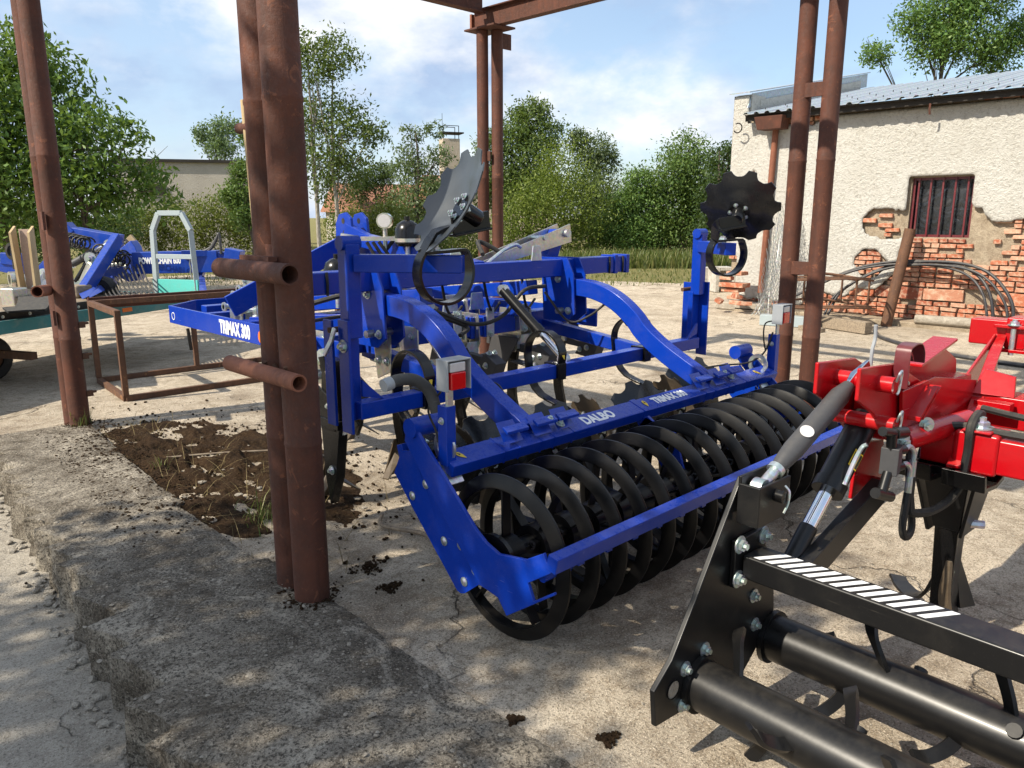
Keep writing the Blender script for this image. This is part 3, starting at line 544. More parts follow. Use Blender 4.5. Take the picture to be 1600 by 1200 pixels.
# ---------------------------------------------------------------- background buildings
def far_house(name, label, p, w, d, h, rz, wall, roofm=None, rh=0):
    r = thing(name, label, 'building', p); r.rotation_euler.z = rz; b = V(p)
    MB().box(b + V(0, 0, h / 2), (w, d, h)).build('wall', wall, r)
    if roofm:
        MB().prism([b + V(-w / 2 - .3, -d / 2 - .4, h), b + V(-w / 2 - .3, d / 2 + .4, h), b + V(-w / 2 - .3, 0, h + rh)], (w + .6, 0, 0)).build('roof', roofm, r)
    else: MB().box(b + V(0, 0, h + .05), (w + .3, d + .3, .14)).build('roof', 'dark_board', r)
    return r
p = polar(-492, 42); fb = far_house('farm_building', 'flat roofed grey rendered building behind the left hedge', (p[0], p[1], -.02), 6.4, 6, 4.4, -YAW + .25, 'stucco_grey')
MB().box(BASE[fb.name] + V(-1.3, -3.02, 3.05), (.75, .1, .5)).build('window', 'dark_board', fb)
p = polar(-200, 58); far_house('tiled_house', 'distant house with low orange tiled roof between the trees', (p[0], p[1], 0), 7, 6, 2.1, -YAW + .5, 'stucco_grey', 'tile', 2.0)
p = polar(-40, 60); far_house('pale_house', 'distant pale house wall just left of the far posts', (p[0], p[1], 0), 9, 6, 4.2, -YAW + .2, 'chimney_render', 'tile', .6)
p = polar(-96, 46); ch = thing('chimney_stack', 'tall square rendered chimney stack with flat metal cap above trees', 'chimney', (p[0], p[1], 0)); ch.rotation_euler.z = -YAW + .35; b = BASE[ch.name]
MB().box(b + V(0, 0, 3.05), (1.0, .9, 6.1)).build('shaft', 'chimney_render', ch, .02)
MB().box(b + V(.1, 0, 6.42), (1.25, 1.05, .07)).build('cap', 'dark_board', ch)
c4 = MB(); [c4.bar(b + V(x, y, 6.1), b + V(x, y, 6.8), .035, .035) for x in (-.45, .45) for y in (-.4, .4)]; [c4.bar(b + V(-.45, y, 6.8), b + V(.45, y, 6.8), .035, .035) for y in (-.4, .4)]; c4.bar(b + V(-.4, 0, 6.1), b + V(-.4, 0, 7.5), .02, .02); c4.build('cap_frame', 'dark_board', ch)

# ---------------------------------------------------------------- trees
def tree(name, label, cat, d, lobes, leafm, nleaf, leaf, trunks=(), barkm='bark', group=None, seed=1, depth=1.0, clump=.22, droop=.25, aspect=.45, spread=1.0):
    """lobes: (bearing, height-row, radius) in image-scale units turned to metres at distance d"""
    rng = np.random.default_rng(seed); u = d / 1230.0; nleaf = int(nleaf * (1.35 if d < 19 else 2.2)); leaf = leaf * (.88 if d < 19 else .70); base = polar(trunks[0][0] if trunks else lobes[0][0] - 800, d); base[2] = -.02
    root = thing(name, label, cat, tuple(base), group); C = []; RD = []
    for (a, y, r) in lobes:
        off = rng.uniform(-.5, .5) * r * u * depth; c = polar(a - 800, d + off) ; c[2] = CAM_H + (339 - y) * u; C.append(c); RD.append(r * u)
    C = np.array(C); RD = np.array(RD); wts = RD ** 2; wts = wts / wts.sum(); ncl = max(8, int(nleaf / 22)); pick = rng.choice(len(C), ncl, p=wts)
    dirs = rng.normal(size=(ncl, 3)); dirs /= np.linalg.norm(dirs, axis=1)[:, None]; rad = rng.uniform(.25, 1.05, ncl) ** .6
    cl = C[pick] + dirs * (RD[pick] * rad * spread)[:, None] * np.array([1, 1, .92]); cl[:, 2] = np.maximum(cl[:, 2], .12)
    k = nleaf // ncl; pos = np.repeat(cl, k, 0) + rng.normal(size=(ncl * k, 3)) * (np.repeat(RD[pick], k) * clump)[:, None] * np.array([1, 1, .8]); pos[:, 2] = np.maximum(pos[:, 2], .04); n = len(pos)
    ax = rng.normal(size=(n, 3)); ax[:, 2] -= droop; ax /= np.linalg.norm(ax, axis=1)[:, None]; sd = np.cross(ax, rng.normal(size=(n, 3)) * .8 + np.array([0, 0, 1.0])); sd /= np.linalg.norm(sd, axis=1)[:, None] + 1e-9; nm = np.cross(ax, sd)
    L = leaf * rng.uniform(.6, 1.35, n)[:, None]; w = L * aspect
    v = np.stack([pos, pos + ax * L * .45 + sd * w * .5 + nm * L * .06, pos + ax * L, pos + ax * L * .45 - sd * w * .5 + nm * L * .06], 1).reshape(-1, 3) - base
    me = bpy.data.meshes.new('crown'); me.vertices.add(4 * n); me.vertices.foreach_set('co', v.astype(np.float32).ravel()); me.loops.add(4 * n); me.loops.foreach_set('vertex_index', np.arange(4 * n, dtype=np.int32)); me.polygons.add(n); me.polygons.foreach_set('loop_start', np.arange(0, 4 * n, 4, dtype=np.int32)); me.update(calc_edges=True); me.validate(); me.materials.append(MATS[leafm])
    o = bpy.data.objects.new('crown', me); COL.objects.link(o); o.parent = root; BASE[o.name] = BASE[root.name]
    for ti, (a, r0, topy) in enumerate(trunks):
        b0 = polar(a, d); b0[2] = -.05; m = MB(); top = polar(a + rng.uniform(-12, 12), d); top[2] = CAM_H + (339 - topy) * u
        P = [b0 + (top - b0) * t_ + np.array([rng.normal() * .06, rng.normal() * .06, 0]) * (t_ > 0) for t_ in np.linspace(0, 1, 7)]
        m.tube(P, r0, 8, True, [1.25, 1, .9, .75, .6, .45, .2]); near = C[np.argsort(np.linalg.norm(C - (b0 + top) / 2, axis=1))][:7]
        for c in near:
            s = P[int(rng.integers(2, 5))]; mid = (s + c) / 2 + np.array([0, 0, .15]); m.tube([s, mid, c], r0 * .38, 6, True, [1, .7, .3])
            for q in range(3): e = c + rng.normal(size=3) * .4 * RD.mean(); m.tube([mid, (mid + e) / 2, e], r0 * .18, 5, True, [1, .7, .3])
        m.build('trunk', barkm, root)
    return root
tree('walnut_tree', 'big leafy walnut tree filling the left edge behind the trailer', 'tree', 17, [(20, 150, 100), (-70, 190, 130), (95, 170, 85), (150, 235, 75), (60, 270, 110), (200, 275, 55), (245, 300, 40), (0, 320, 90), (130, 310, 70), (100, 110, 40), (40, 85, 40), (215, 215, 28)], 'leaf_walnut', 17000, .17, [(-785, .14, 130), (-668, .07, 190)], seed=2, clump=.2, aspect=.42, droop=.5)
tree('birch_tree', 'slender pale trunked tree with airy crown right of the front post', 'tree', 27, [(500, 125, 38), (535, 105, 36), (485, 190, 45), (545, 190, 42), (585, 215, 26), (510, 255, 45), (560, 265, 30), (480, 95, 25), (520, 300, 30)], 'leaf_mid', 5200, .19, [(-302, .075, 90), (-277, .075, 120)], 'bark_pale', seed=3, clump=.24)
tree('poplar_tree', 'upright silvery poplar left of the chimney stack', 'tree', 34, [(645, 215, 18), (680, 210, 15), (640, 255, 28), (690, 250, 22), (655, 300, 42), (690, 310, 30), (640, 350, 45), (690, 365, 40)], 'leaf_silver', 6500, .2, [(-150, .1, 210)], seed=4, clump=.22)
tree('broadleaf_tree', 'tall green tree just right of the far paired posts', 'tree', 36, [(830, 185, 28), (850, 215, 30), (805, 215, 30), (825, 255, 45), (770, 235, 26), (760, 290, 40), (800, 300, 45), (850, 300, 40)], 'leaf_mid', 11250, .22, [(30, .14, 200)], seed=5)
tree('bush', 'large yellow green bush beyond the upper frame of the blue cultivator', 'bush', 32, [(880, 262, 42), (850, 310, 52), (900, 320, 55), (820, 345, 45), (870, 365, 50), (790, 370, 40), (910, 375, 40)], 'leaf_yellow', 9000, .17, group='bushes along the yard edge', seed=6)
tree('broadleaf_tree', 'pale rounded tree rising behind the yellow green bush', 'tree', 37, [(925, 240, 30), (905, 225, 20), (945, 255, 22), (930, 300, 42), (940, 350, 42)], 'leaf_silver', 5500, .22, [(125, .12, 240)], seed=7)
tree('bush', 'dark bush in the dip between the two tree groups', 'bush', 33, [(975, 320, 26), (960, 355, 34), (990, 370, 38), (1000, 290, 28), (1010, 330, 36)], 'leaf_mid', 9000, .18, group='bushes along the yard edge', seed=8)
tree('broadleaf_tree', 'green tree with tall crown left of the stucco building', 'tree', 33, [(1068, 240, 34), (1050, 275, 38), (1085, 280, 42), (1050, 325, 50), (1090, 330, 45), (1070, 370, 45), (1030, 365, 36)], 'leaf_mid', 12750, .19, [(265, .12, 230)], seed=9)
tree('dense_tree', 'dark dense tree touching the corner of the stucco building', 'tree', 31, [(1125, 255, 26), (1145, 240, 22), (1120, 300, 36), (1150, 320, 40), (1125, 355, 40), (1160, 280, 30)], 'leaf_dark', 6000, .19, [(330, .12, 240)], seed=10)
tree('bush', 'low sunny yellow bush behind the gauge of the blue cultivator', 'bush', 29, [(560, 350, 32), (605, 345, 34), (580, 378, 34), (530, 360, 28), (640, 375, 30), (690, 395, 26), (730, 380, 34)], 'leaf_yellow', 6500, .15, group='bushes along the yard edge', seed=11)
tree('hedge', 'dense dark hedge behind the grey trailer headboard', 'hedge', 22, [(225, 350, 34), (262, 338, 30), (305, 345, 34), (345, 335, 36), (380, 345, 36), (300, 378, 30), (350, 378, 30), (400, 372, 32), (250, 380, 30), (440, 380, 34), (180, 360, 34)], 'leaf_yellow', 9500, .12, seed=12)
tree('young_tree', 'slim leafy tree left of the front post above the hedge', 'tree', 20, [(384, 270, 20), (375, 305, 24), (390, 335, 28), (398, 220, 18)], 'leaf_mid', 3300, .13, [(-412, .04, 250)], seed=13)
tree('undergrowth', 'dark undergrowth beneath the walnut tree behind the trailer', 'bush', 20, [(20, 360, 50), (90, 350, 45), (140, 360, 45), (190, 350, 35), (-40, 360, 60), (60, 395, 40)], 'leaf_dark', 6500, .13, seed=14)
tree('distant_tree', 'sparse tree beyond the flat roofed grey building', 'tree', 50, [(340, 222, 22), (365, 205, 20), (325, 212, 12), (355, 240, 20)], 'leaf_silver', 1800, .28, [(-450, .1, 200)], seed=15, clump=.3)
tree('spruce_tree', 'dark distant conifers right of the birch crown', 'tree', 54, [(590, 275, 20), (570, 285, 20), (608, 268, 14), (560, 300, 22), (610, 300, 25)], 'leaf_dark', 2600, .26, [(-210, .1, 270)], seed=16)
tree('roof_tree', 'airy tree crown rising above the corrugated roof', 'tree', 30, [(1440, 30, 42), (1500, 15, 40), (1555, 72, 28), (1395, 55, 26), (1345, 100, 20), (1480, 75, 45), (1430, 90, 35), (1530, 100, 32), (1580, 50, 20)], 'leaf_mid', 9000, .2, [(650, .12, 20)], seed=17, clump=.28)
tree('shade_tree', 'tree standing left behind the viewer and shading the ledge', 'tree', 1.0, [], 'leaf_walnut', 0, .1) if False else None
blades('tall_grass', 'grass', [tuple(polar(rg.uniform(140, 345), rg.uniform(27, 31)) + V(0, 0, -.02)) for _ in range(4500)] + [tuple(polar(rg.uniform(-120, 140), rg.uniform(28, 31)) + V(0, 0, -.02)) for _ in range(2500)], .25, .75, .02, 5, 'tall green grass along the foot of the trees', 'grass', .3)
blades('meadow_grass', 'grass', [tuple(polar(rg.uniform(-560, 345), rg.uniform(20, 30)) + V(0, 0, -.02)) for _ in range(7000)], .04, .16, .012, 6, 'short dry grass on the strip beyond the yard', 'grass', .8)
def shade_tree():
    rng = np.random.default_rng(31); base = V(-4.6, 4.3, -.2); root = thing('plum_tree', 'leafy tree standing beside the viewer whose shade falls on the ledge', 'tree', tuple(base))
    lob = [(-3.1, 4.0, 4.7, 1.0), (-3.9, 4.9, 5.3, 1.05), (-4.6, 3.5, 5.0, 1.1), (-2.7, 3.3, 5.4, .75), (-3.3, 4.4, 6.2, .9), (-4.6, 4.6, 6.3, 1.1), (-2.2, 3.7, 4.2, .6), (-3.4, 5.3, 4.4, .7), (-5.2, 4.9, 4.9, .95), (-5.6, 4.1, 5.4, 1.0), (-5.9, 5.3, 5.6, .9), (-4.9, 5.6, 5.6, .7)]
    P = []
    for x, y, z, r in lob:
        nc = int(90 * r * r); dd = rng.normal(size=(nc, 3)); dd /= np.linalg.norm(dd, axis=1)[:, None]; c = V(x, y, z) + dd * (r * rng.uniform(.2, 1, nc) ** .5)[:, None]; P.append(np.repeat(c, 9, 0) + rng.normal(size=(nc * 9, 3)) * .11)
    pos = np.concatenate(P); n = len(pos); ax = rng.normal(size=(n, 3)); ax /= np.linalg.norm(ax, axis=1)[:, None]; sd = np.cross(ax, rng.normal(size=(n, 3))); sd /= np.linalg.norm(sd, axis=1)[:, None]; L = .13 * rng.uniform(.7, 1.3, n)[:, None]; v = np.stack([pos, pos + ax * L * .5 + sd * L * .3, pos + ax * L, pos + ax * L * .5 - sd * L * .3], 1).reshape(-1, 3)
    MB().add(v, [(4 * i, 4 * i + 1, 4 * i + 2, 4 * i + 3) for i in range(n)]).build('crown', 'leaf_walnut', root, smooth=0)
    m = MB().tube([base, base + V(.1, 0, 1.5), base + V(.3, .05, 3.2), base + V(.6, 0, 5.2)], .14, 10, True, [1.2, 1, .8, .3]); [m.tube([base + V(.25, 0, 2.8), (base + V(.25, 0, 2.8) + V(l[:3])) / 2 + V(0, 0, .2), l[:3]], .05, 6, True, [1, .7, .3]) for l in lob]; m.build('trunk', 'bark', root)
shade_tree()
# ---------------------------------------------------------------- blue cultivator
cu = thing('cultivator', 'blue three metre cultivator with black ring roller under the rusty canopy', 'cultivator', (3.42, 3.2, 0))
XM = 3.42
def mir(p): return V(2 * XM - p[0], p[1], p[2])
RY, RZ, RR = 2.155, .358, .358
# roller rings
rm = MB(); rm.lathe([(-.025, RR - .050), (-.005, RR - .0015), (0, RR), (.005, RR - .0015), (.025, RR - .050), (.026, RR - .056), (.020, RR - .057), (0, RR - .013), (-.020, RR - .057), (-.026, RR - .056)], (0, 0, 0), (1, 0, 0), 72, True)
rm.lathe([(-.022, RR - .052), (.022, RR - .052), (.022, RR - .060), (-.022, RR - .060)], (0, 0, 0), (1, 0, 0), 72, True)
for k in range(5):
    a = 2 * math.pi * k / 5 + .3; d = V(0, math.cos(a), math.sin(a)); rm.bar(d * .05, d * (RR - .065), .010, .045, (1, 0, 0))
rm.lathe([(-.035, .055), (-.035, .095), (.035, .095), (.035, .055)], (0, 0, 0), (1, 0, 0), 24, True)
RMESH = rm.mesh('roller_ring'); RMESH.materials.append(MATS['ring_black'])
NR = 16
for i in range(NR): inst(RMESH, 'roller_ring', 'ring_black', cu, (2.085 + i * .1785, RY, RZ), Quaternion((1, 0, 0), i * .47))
MB().tube([(2.0, RY, RZ), (4.86, RY, RZ)], .056, 20).build('roller_axle', 'ring_black', cu)
bl = MB()
for i in range(NR - 1):
    x = 2.085 + (i + .5) * .1785
    for a in (.4, 2.5, 4.6): bl.hexbolt((x, RY + .07 * math.cos(a), RZ + .07 * math.sin(a)), (0, math.cos(a), math.sin(a)), .014, .014); bl.bar((x - .05, RY + .06 * math.cos(a), RZ + .06 * math.sin(a)), (x + .05, RY + .06 * math.cos(a), RZ + .06 * math.sin(a)), .03, .02)
bl.build('axle_clamps', 'ring_black', cu, kind='stuff')
# end plates: outlines in (y, z)
PA = [(2.655, .735), (2.735, .715), (2.795, .598), (2.655, .452), (2.36, .165), (2.335, .16), (2.31, .17), (2.195, .262), (2.26, .345), (2.48, .555), (2.66, .74)]
PB = [(2.675, .835), (2.60, .845), (2.33, .60), (2.215, .495), (2.155, .457), (2.08, .432), (1.93, .458), (1.835, .515), (1.795, .447), (1.805, .440), (1.915, .365), (1.885, .30), (1.78, .375), (1.775, .365), (2.035, .178), (2.085, .24), (2.145, .25), (2.195, .255), (2.48, .55), (2.685, .775)]
for s in (0, 1):
    f = (lambda p: V(p)) if s == 0 else mir
    MB().prism([f((1.985, y, z)) for y, z in PA], f((2.000, 0, 0)) - f((1.985, 0, 0))).build('end_plate', 'blue', cu, .002)
    MB().prism([f((1.967, y, z)) for y, z in PB], f((1.983, 0, 0)) - f((1.967, 0, 0))).build('end_arm', 'blue', cu, .003)
    MB().tube([f((1.955, 2.63, .845)), f((2.12, 2.63, .845))], .045, 20).build('pivot_boss', 'blue', cu)
    MB().bar(f((1.995, 2.74, .66)), f((2.06, 2.74, .66)), .04, .16, (0, .35, 1)).build('end_gusset', 'blue', cu, .002)
    ax = f((1.9, 0, 0)) - f((2.0, 0, 0)); flats(cu, [f((1.984, y, z)) for y, z in ((2.56, .60), (2.66, .52), (2.44, .37), (2.33, .385), (2.31, .225), (2.24, .30))], ax, 1.0)
    MB().lathe([(0, .12), (.02, .12), (.02, .05), (0, .05)], f((2.01, RY, RZ)), (1, 0, 0), 24, True).build('bearing_flange', 'black', cu)
    MB().lathe([(0, .07), (.012, .07), (.012, .045), (0, .045)], f((2.04, 2.5, .77)), (1, 0, 0), 20, True).bar(f((2.046, 2.5, .71)), f((2.046, 2.43, .62)), .012, .09, (1, 0, 0)).build('locking_plate', 'galv', cu)
# scraper bar
MB().bar((1.96, 1.785, .488), (4.88, 1.785, .488), .05, .066, (0, -.22, 1)).build('scraper_bar', 'blue', cu, .004)
sm = MB().bar((0, .0, -.03), (0, .07, -.13), .03, .012).bar((0, .065, -.125), (0, .16, -.17), .05, .008).box((0, .01, -.045), (.035, .04, .05)); SME = sm.mesh('scraper'); SME.materials.append(MATS['blue'])
for i in range(NR - 1): inst(SME, 'scraper', 'blue', cu, (2.085 + (i + .5) * .1785, 1.83, .475))
MB().tube([(1.99, 1.86, .40), (2.05, 1.86, .40)], .02, 12).build('bar_pin', 'blue', cu)
# roller beam with lettering
TL = R(20); bu = V(0, -math.sin(TL), math.cos(TL)); bb = V(0, math.cos(TL), math.sin(TL))   # face normal and in-face "up"
BC = V(0, 2.47, .70)
MB().bar(BC + V(2.02, 0, 0), BC + V(4.92, 0, 0), .115, .062, tuple(bu)).build('roller_beam', 'blue', cu, .006)
face = BC + bu * .0322
text('DALBO', .088, face + V(3.045, 0, 0) + bb * -.004, (1, 0, 0), tuple(bb), cu, cond=.86); text('TRIMAX 300', .078, face + V(3.70, 0, 0) + bb * .0, (1, 0, 0), tuple(bb), cu, cond=.76)
for x in (2.33, 2.42, 2.57, 2.66, 2.80, 3.40, 4.02, 4.12, 4.28, 4.36, 4.5): MB().bar(BC + V(x - .004, 0, 0), BC + V(x + .004, 0, 0), .119, .066, tuple(bu)).build('clamp_band', 'blue', cu)
MB().bar(BC + V(3.385, 0, 0), BC + V(3.435, 0, 0), .122, .069, tuple(bu)).build('mid_clamp', 'blue', cu, .003); MB().prism([(3.40, 2.40, .68), (3.40, 2.45, .62), (3.40, 2.30, .50), (3.40, 2.22, .56)], (.02, 0, 0)).build('mid_hanger', 'blue', cu)
MB().prism([(3.40, 2.52, .70), (3.40, 2.22, .62), (3.40, 2.13, .36), (3.40, 2.25, .36)], (.016, 0, 0)).build('centre_hanger', 'blue', cu)
def decal(c, xd, yd, s, parent):
    xd = unit(xd); yd = unit(yd); n = np.cross(xd, yd); c = V(c); P = [c + yd * s * .9, c + yd * s * .5 + xd * s * .38, c + xd * s * .34 - yd * s * .2, c - yd * s * .9, c - xd * s * .34 - yd * s * .2, c - xd * s * .38 + yd * s * .5]; o = MB().prism([p for p in P], n * .0008).build('warning_decal', 'yellow_print', parent, smooth=0)
    e = c + n * .0009 + yd * s * .25; MB().prism([e + yd * s * .35, e - xd * s * .2 - yd * s * .2, e + xd * s * .2 - yd * s * .2], n * .0006).build('decal_mark', 'rubber', o, smooth=0)
for x, w in ((2.10, .5), (3.46, -.2), (4.72, .5)): decal(face + V(x, 0, 0) + bu * .0015, V(1, 0, 0) * .9 + bb * w, bb - V(1, 0, 0) * w, .035, cu)
# boomerang arms
AN = [(3.66, 1.268), (3.48, 1.262), (3.36, 1.242), (3.25, 1.205), (3.15, 1.15), (3.06, 1.08), (2.98, 1.00), (2.80, .885), (2.50, .735)]
for x in (2.555, 2 * XM - 2.555 - .12):
    MB().sweep(smooth_path([(x, y, z) for y, z in AN], 4), [(-.045, -.058), (.045, -.058), (.045, .058), (-.045, .058)], (1, 0, 0)).build('roller_arm', 'blue', cu, .007)
    MB().prism([(x - .055, 3.87, 1.47), (x - .055, 3.62, 1.47), (x - .055, 3.56, 1.36), (x - .055, 3.54, 1.08), (x - .055, 3.62, 1.02), (x - .055, 3.84, 1.02)], (-.014, 0, 0)).build('arm_bracket', 'blue', cu, .003)
    MB().prism([(x + .055, 3.87, 1.47), (x + .055, 3.62, 1.47), (x + .055, 3.56, 1.36), (x + .055, 3.54, 1.08), (x + .055, 3.62, 1.02), (x + .055, 3.84, 1.02)], (.014, 0, 0)).build('arm_bracket', 'blue', cu, .003)
    bolts(cu, [(x - .07, 3.70, 1.32), (x - .07, 3.60, 1.10)], (-1, 0, 0), 1.3); MB().tube([(x - .12, 3.66, 1.10), (x + .12, 3.66, 1.10)], .022, 14).build('arm_pin', 'zinc', cu)
    for dx, sl in ((-.16, -1), (.04, 1), (.20, 1)):     # foot brackets on the roller beam
        q = V(x + dx, 2.47, .735); MB().prism([q + V(-.06, -.05, 0), q + V(.06, -.05, 0), q + V(.075, .03, .07), q + V(-.035, .03, .07)], (0, .012, .012)).prism([q + V(-.05, -.055, .045), q + V(.09, -.055, .045), q + V(.10, -.01, .06), q + V(-.04, -.01, .06)], (0, 0, .014)).build('foot_bracket', 'blue', cu, .002)
    bolts(cu, [(x + .10, 2.44, .79), (x + .16, 2.425, .76)], (0, -.4, 1), 1.1)
    hose(cu, [(x + .06, 3.1, 1.16), (x + .075, 3.0, .99), (x + .10, 2.88, .93), (x + .10, 2.75, .82), (x + .05, 2.62, .76)], .0055); hose(cu, [(x + .06, 3.0, 1.08), (x + .10, 2.92, .93), (x + .12, 2.82, .9), (x + .075, 2.70, .84), (x + .12, 2.66, .80)], .005)
hose(cu, [(4.2, 2.62, .80), (4.5, 2.60, .79), (4.75, 2.55, .78), (4.88, 2.5, .84), (4.93, 2.47, .98)], .006)
# tail lamps
for s, x in ((0, 2.035), (1, 4.95)):
    MB().bar((x, 2.47, .70), (x, 2.47, .965), .052, .06, (0, 1, 0)).build('lamp_post', 'blue', cu, .003); st = MB().bar((x, 2.45, .96), (x, 2.45, 1.10), .035, .012, (0, 1, 0)).build('lamp_stem', 'galv', cu, .002)
    sg = 1; hx = x + .01; c = V(hx, 2.43, 1.105)
    hs = MB().box(c + V(0, .035, 0), (.125, .008, .125)).box(c + V(-.062, 0, 0), (.006, .075, .13)).box(c + V(.062, 0, 0), (.006, .075, .13)).box(c + V(0, 0, .065), (.13, .078, .006)).build('tail_lamp', 'lamp_grey', cu, .002)
    MB().box(c + V(-.008, -.012, -.022), (.082, .062, .074)).build('red_lens', 'red_plastic', hs, .006); MB().box(c + V(-.008, -.010, .036), (.082, .058, .040)).build('clear_lens', 'clear_plastic', hs, .005)
    bolts(cu, [(x - .028, 2.47, .90)], (-1, 0, 0), .8)
hg = MB().tube(smooth_path([(2.02, 2.52, .93), (2.0, 2.54, 1.02), (1.94, 2.56, 1.075), (1.86, 2.57, 1.085), (1.80, 2.57, 1.075)], 5), .026, 14).build('grip_handle', 'grip', cu); MB().tube([(1.825, 2.57, 1.08), (1.785, 2.57, 1.072)], .028, 14).build('grip_end', 'lamp_grey', hg)
hose(cu, [(2.03, 2.50, 1.02), (2.0, 2.55, .94), (2.02, 2.53, .85), (2.01, 2.5, .80)], .005); hose(cu, [(4.93, 2.47, 1.06), (4.87, 2.5, 1.04), (4.86, 2.5, .95), (4.9, 2.5, .85)], .005)
# levelling bar with spring discs
LB = (3.05, .85)
MB().bar((1.96, LB[0], LB[1]), (4.88, LB[0], LB[1]), .082, .082).build('levelling_bar', 'blue', cu, .006)
def disc(parent, c, n, Rr=.25, mat='disc_black', notch=10, depth=.055, name='disc', t0=0.0):
    c = V(c); n = unit(n); r = V(0, 0, 1) if abs(n[2]) < .9 else V(1, 0, 0); a = unit(np.cross(n, r)); b = np.cross(n, a); NT_ = notch * 12; rr = [.14, .2, .3, .45, .6, .75, .86, 1.0]; vs = []
    for side in (0, 1):
        for q, k in enumerate(rr):
            for j in range(NT_):
                th = 2 * math.pi * j / NT_ + t0; ph = (j % 12) / 12 - .5; nt = max(0, 1 - (ph / .30) ** 2) ** .5 * .15; rad = Rr * k * (1 - nt * (k > .8) * (1 if k == 1 else .15 if k > .86 else 0)); h = -depth * (rad / Rr) ** 2 + (.012 if k < .32 else 0) - side * .006
                vs.append(c + (a * math.cos(th) + b * math.sin(th)) * rad + n * h)
    m = len(rr); fs = []
    for side in (0, 1):
        o = side * m * NT_
        for q in range(m - 1):
            for j in range(NT_): f = (o + q * NT_ + j, o + q * NT_ + (j + 1) % NT_, o + (q + 1) * NT_ + (j + 1) % NT_, o + (q + 1) * NT_ + j); fs.append(f if side else f[::-1])
        fs.append(tuple(o + j for j in range(NT_)))
    o = m * NT_; e = (m - 1) * NT_; fs += [(e + j, e + (j + 1) % NT_, o + e + (j + 1) % NT_, o + e + j) for j in range(NT_)]
    d = MB().add(vs, fs).build(name, mat, parent, smooth=30)
    hb = MB().lathe([(.0, .0), (.0, .062), (.015, .062), (.02, .042), (.10, .040), (.11, .034), (.11, 0)], c, n, 20); hb.build('hub', 'black', d)
    for k in range(5): th = 2 * math.pi * k / 5; q = (a * math.cos(th) + b * math.sin(th)); inst(BOLT, 'bolt', 'galv', d, c + q * .052 + n * .015, zq(n), (.8,) * 3); inst(BOLT, 'bolt', 'galv', d, c + q * .052 - n * .006, zq(-n), (.8,) * 3)
    return d
def cspring(parent, pts, wd, w=.062, t=.013): return MB().ribbon(pts, wd, w, t).build('spring', 'black', parent, .002)
for x, dn in ((2.36, 1), (3.36, 1), (4.22, 1)):
    c = V(x, LB[0] + .085, LB[1] + .085); e1, e2 = V(0, -1, 0), V(0, 0, 1)
    P = [V(x, LB[0] - .048, LB[1] - .05), V(x, LB[0] - .048, LB[1] + .03)] + arc(c, e1, e2, .145, 8, 196, 18) + [V(x, LB[0] + .20, LB[1] - .08), V(x + .01, LB[0] + .12, LB[1] - .17), V(x + .02, LB[0] - .02, LB[1] - .21), V(x + .03, LB[0] - .14, LB[1] - .26)]
    cspring(cu, smooth_path(P, 2), (1, 0, 0)); MB().bar((x, LB[0] - .06, LB[1]), (x, LB[0] + .06, LB[1]), .07, .10).build('spring_clamp', 'black', cu, .003); decal((x, LB[0] - .064, LB[1] + .10), (1, 0, 0), (0, .35, 1), .03, cu)
    ah = V(x + .03, LB[0] - .16, LB[1] - .27); MB().bar(ah + V(-.15, 0, 0), ah + V(.15, 0, 0), .05, .02).bar(ah + V(-.13, 0, -.03), ah + V(.13, 0, -.03), .04, .04).build('disc_carrier', 'black', cu, .003); bolts(cu, [ah + V(k, -.0, .011) for k in (-.05, 0, .05)], (0, 0, 1), .9)
    for dx, nn, mt in ((-.21, (-.45, -.85, .25), 'disc_black'), (.19, (.93, -.28, .2), 'disc_brown')):
        if x > 2.5 or dx > 0: disc(cu, ah + V(dx, -.02, -.10), nn, .24, mt)
disc(cu, (2.16, 2.80, .66), (.86, -.50, .1), .20, 'disc_brown')
disc(cu, (4.70, 2.90, .55), (-.45, -.85, .25), .24, 'disc_black')
disc(cu, (2.62, 2.86, .50), (-.45, -.85, .25), .24, 'disc_black')
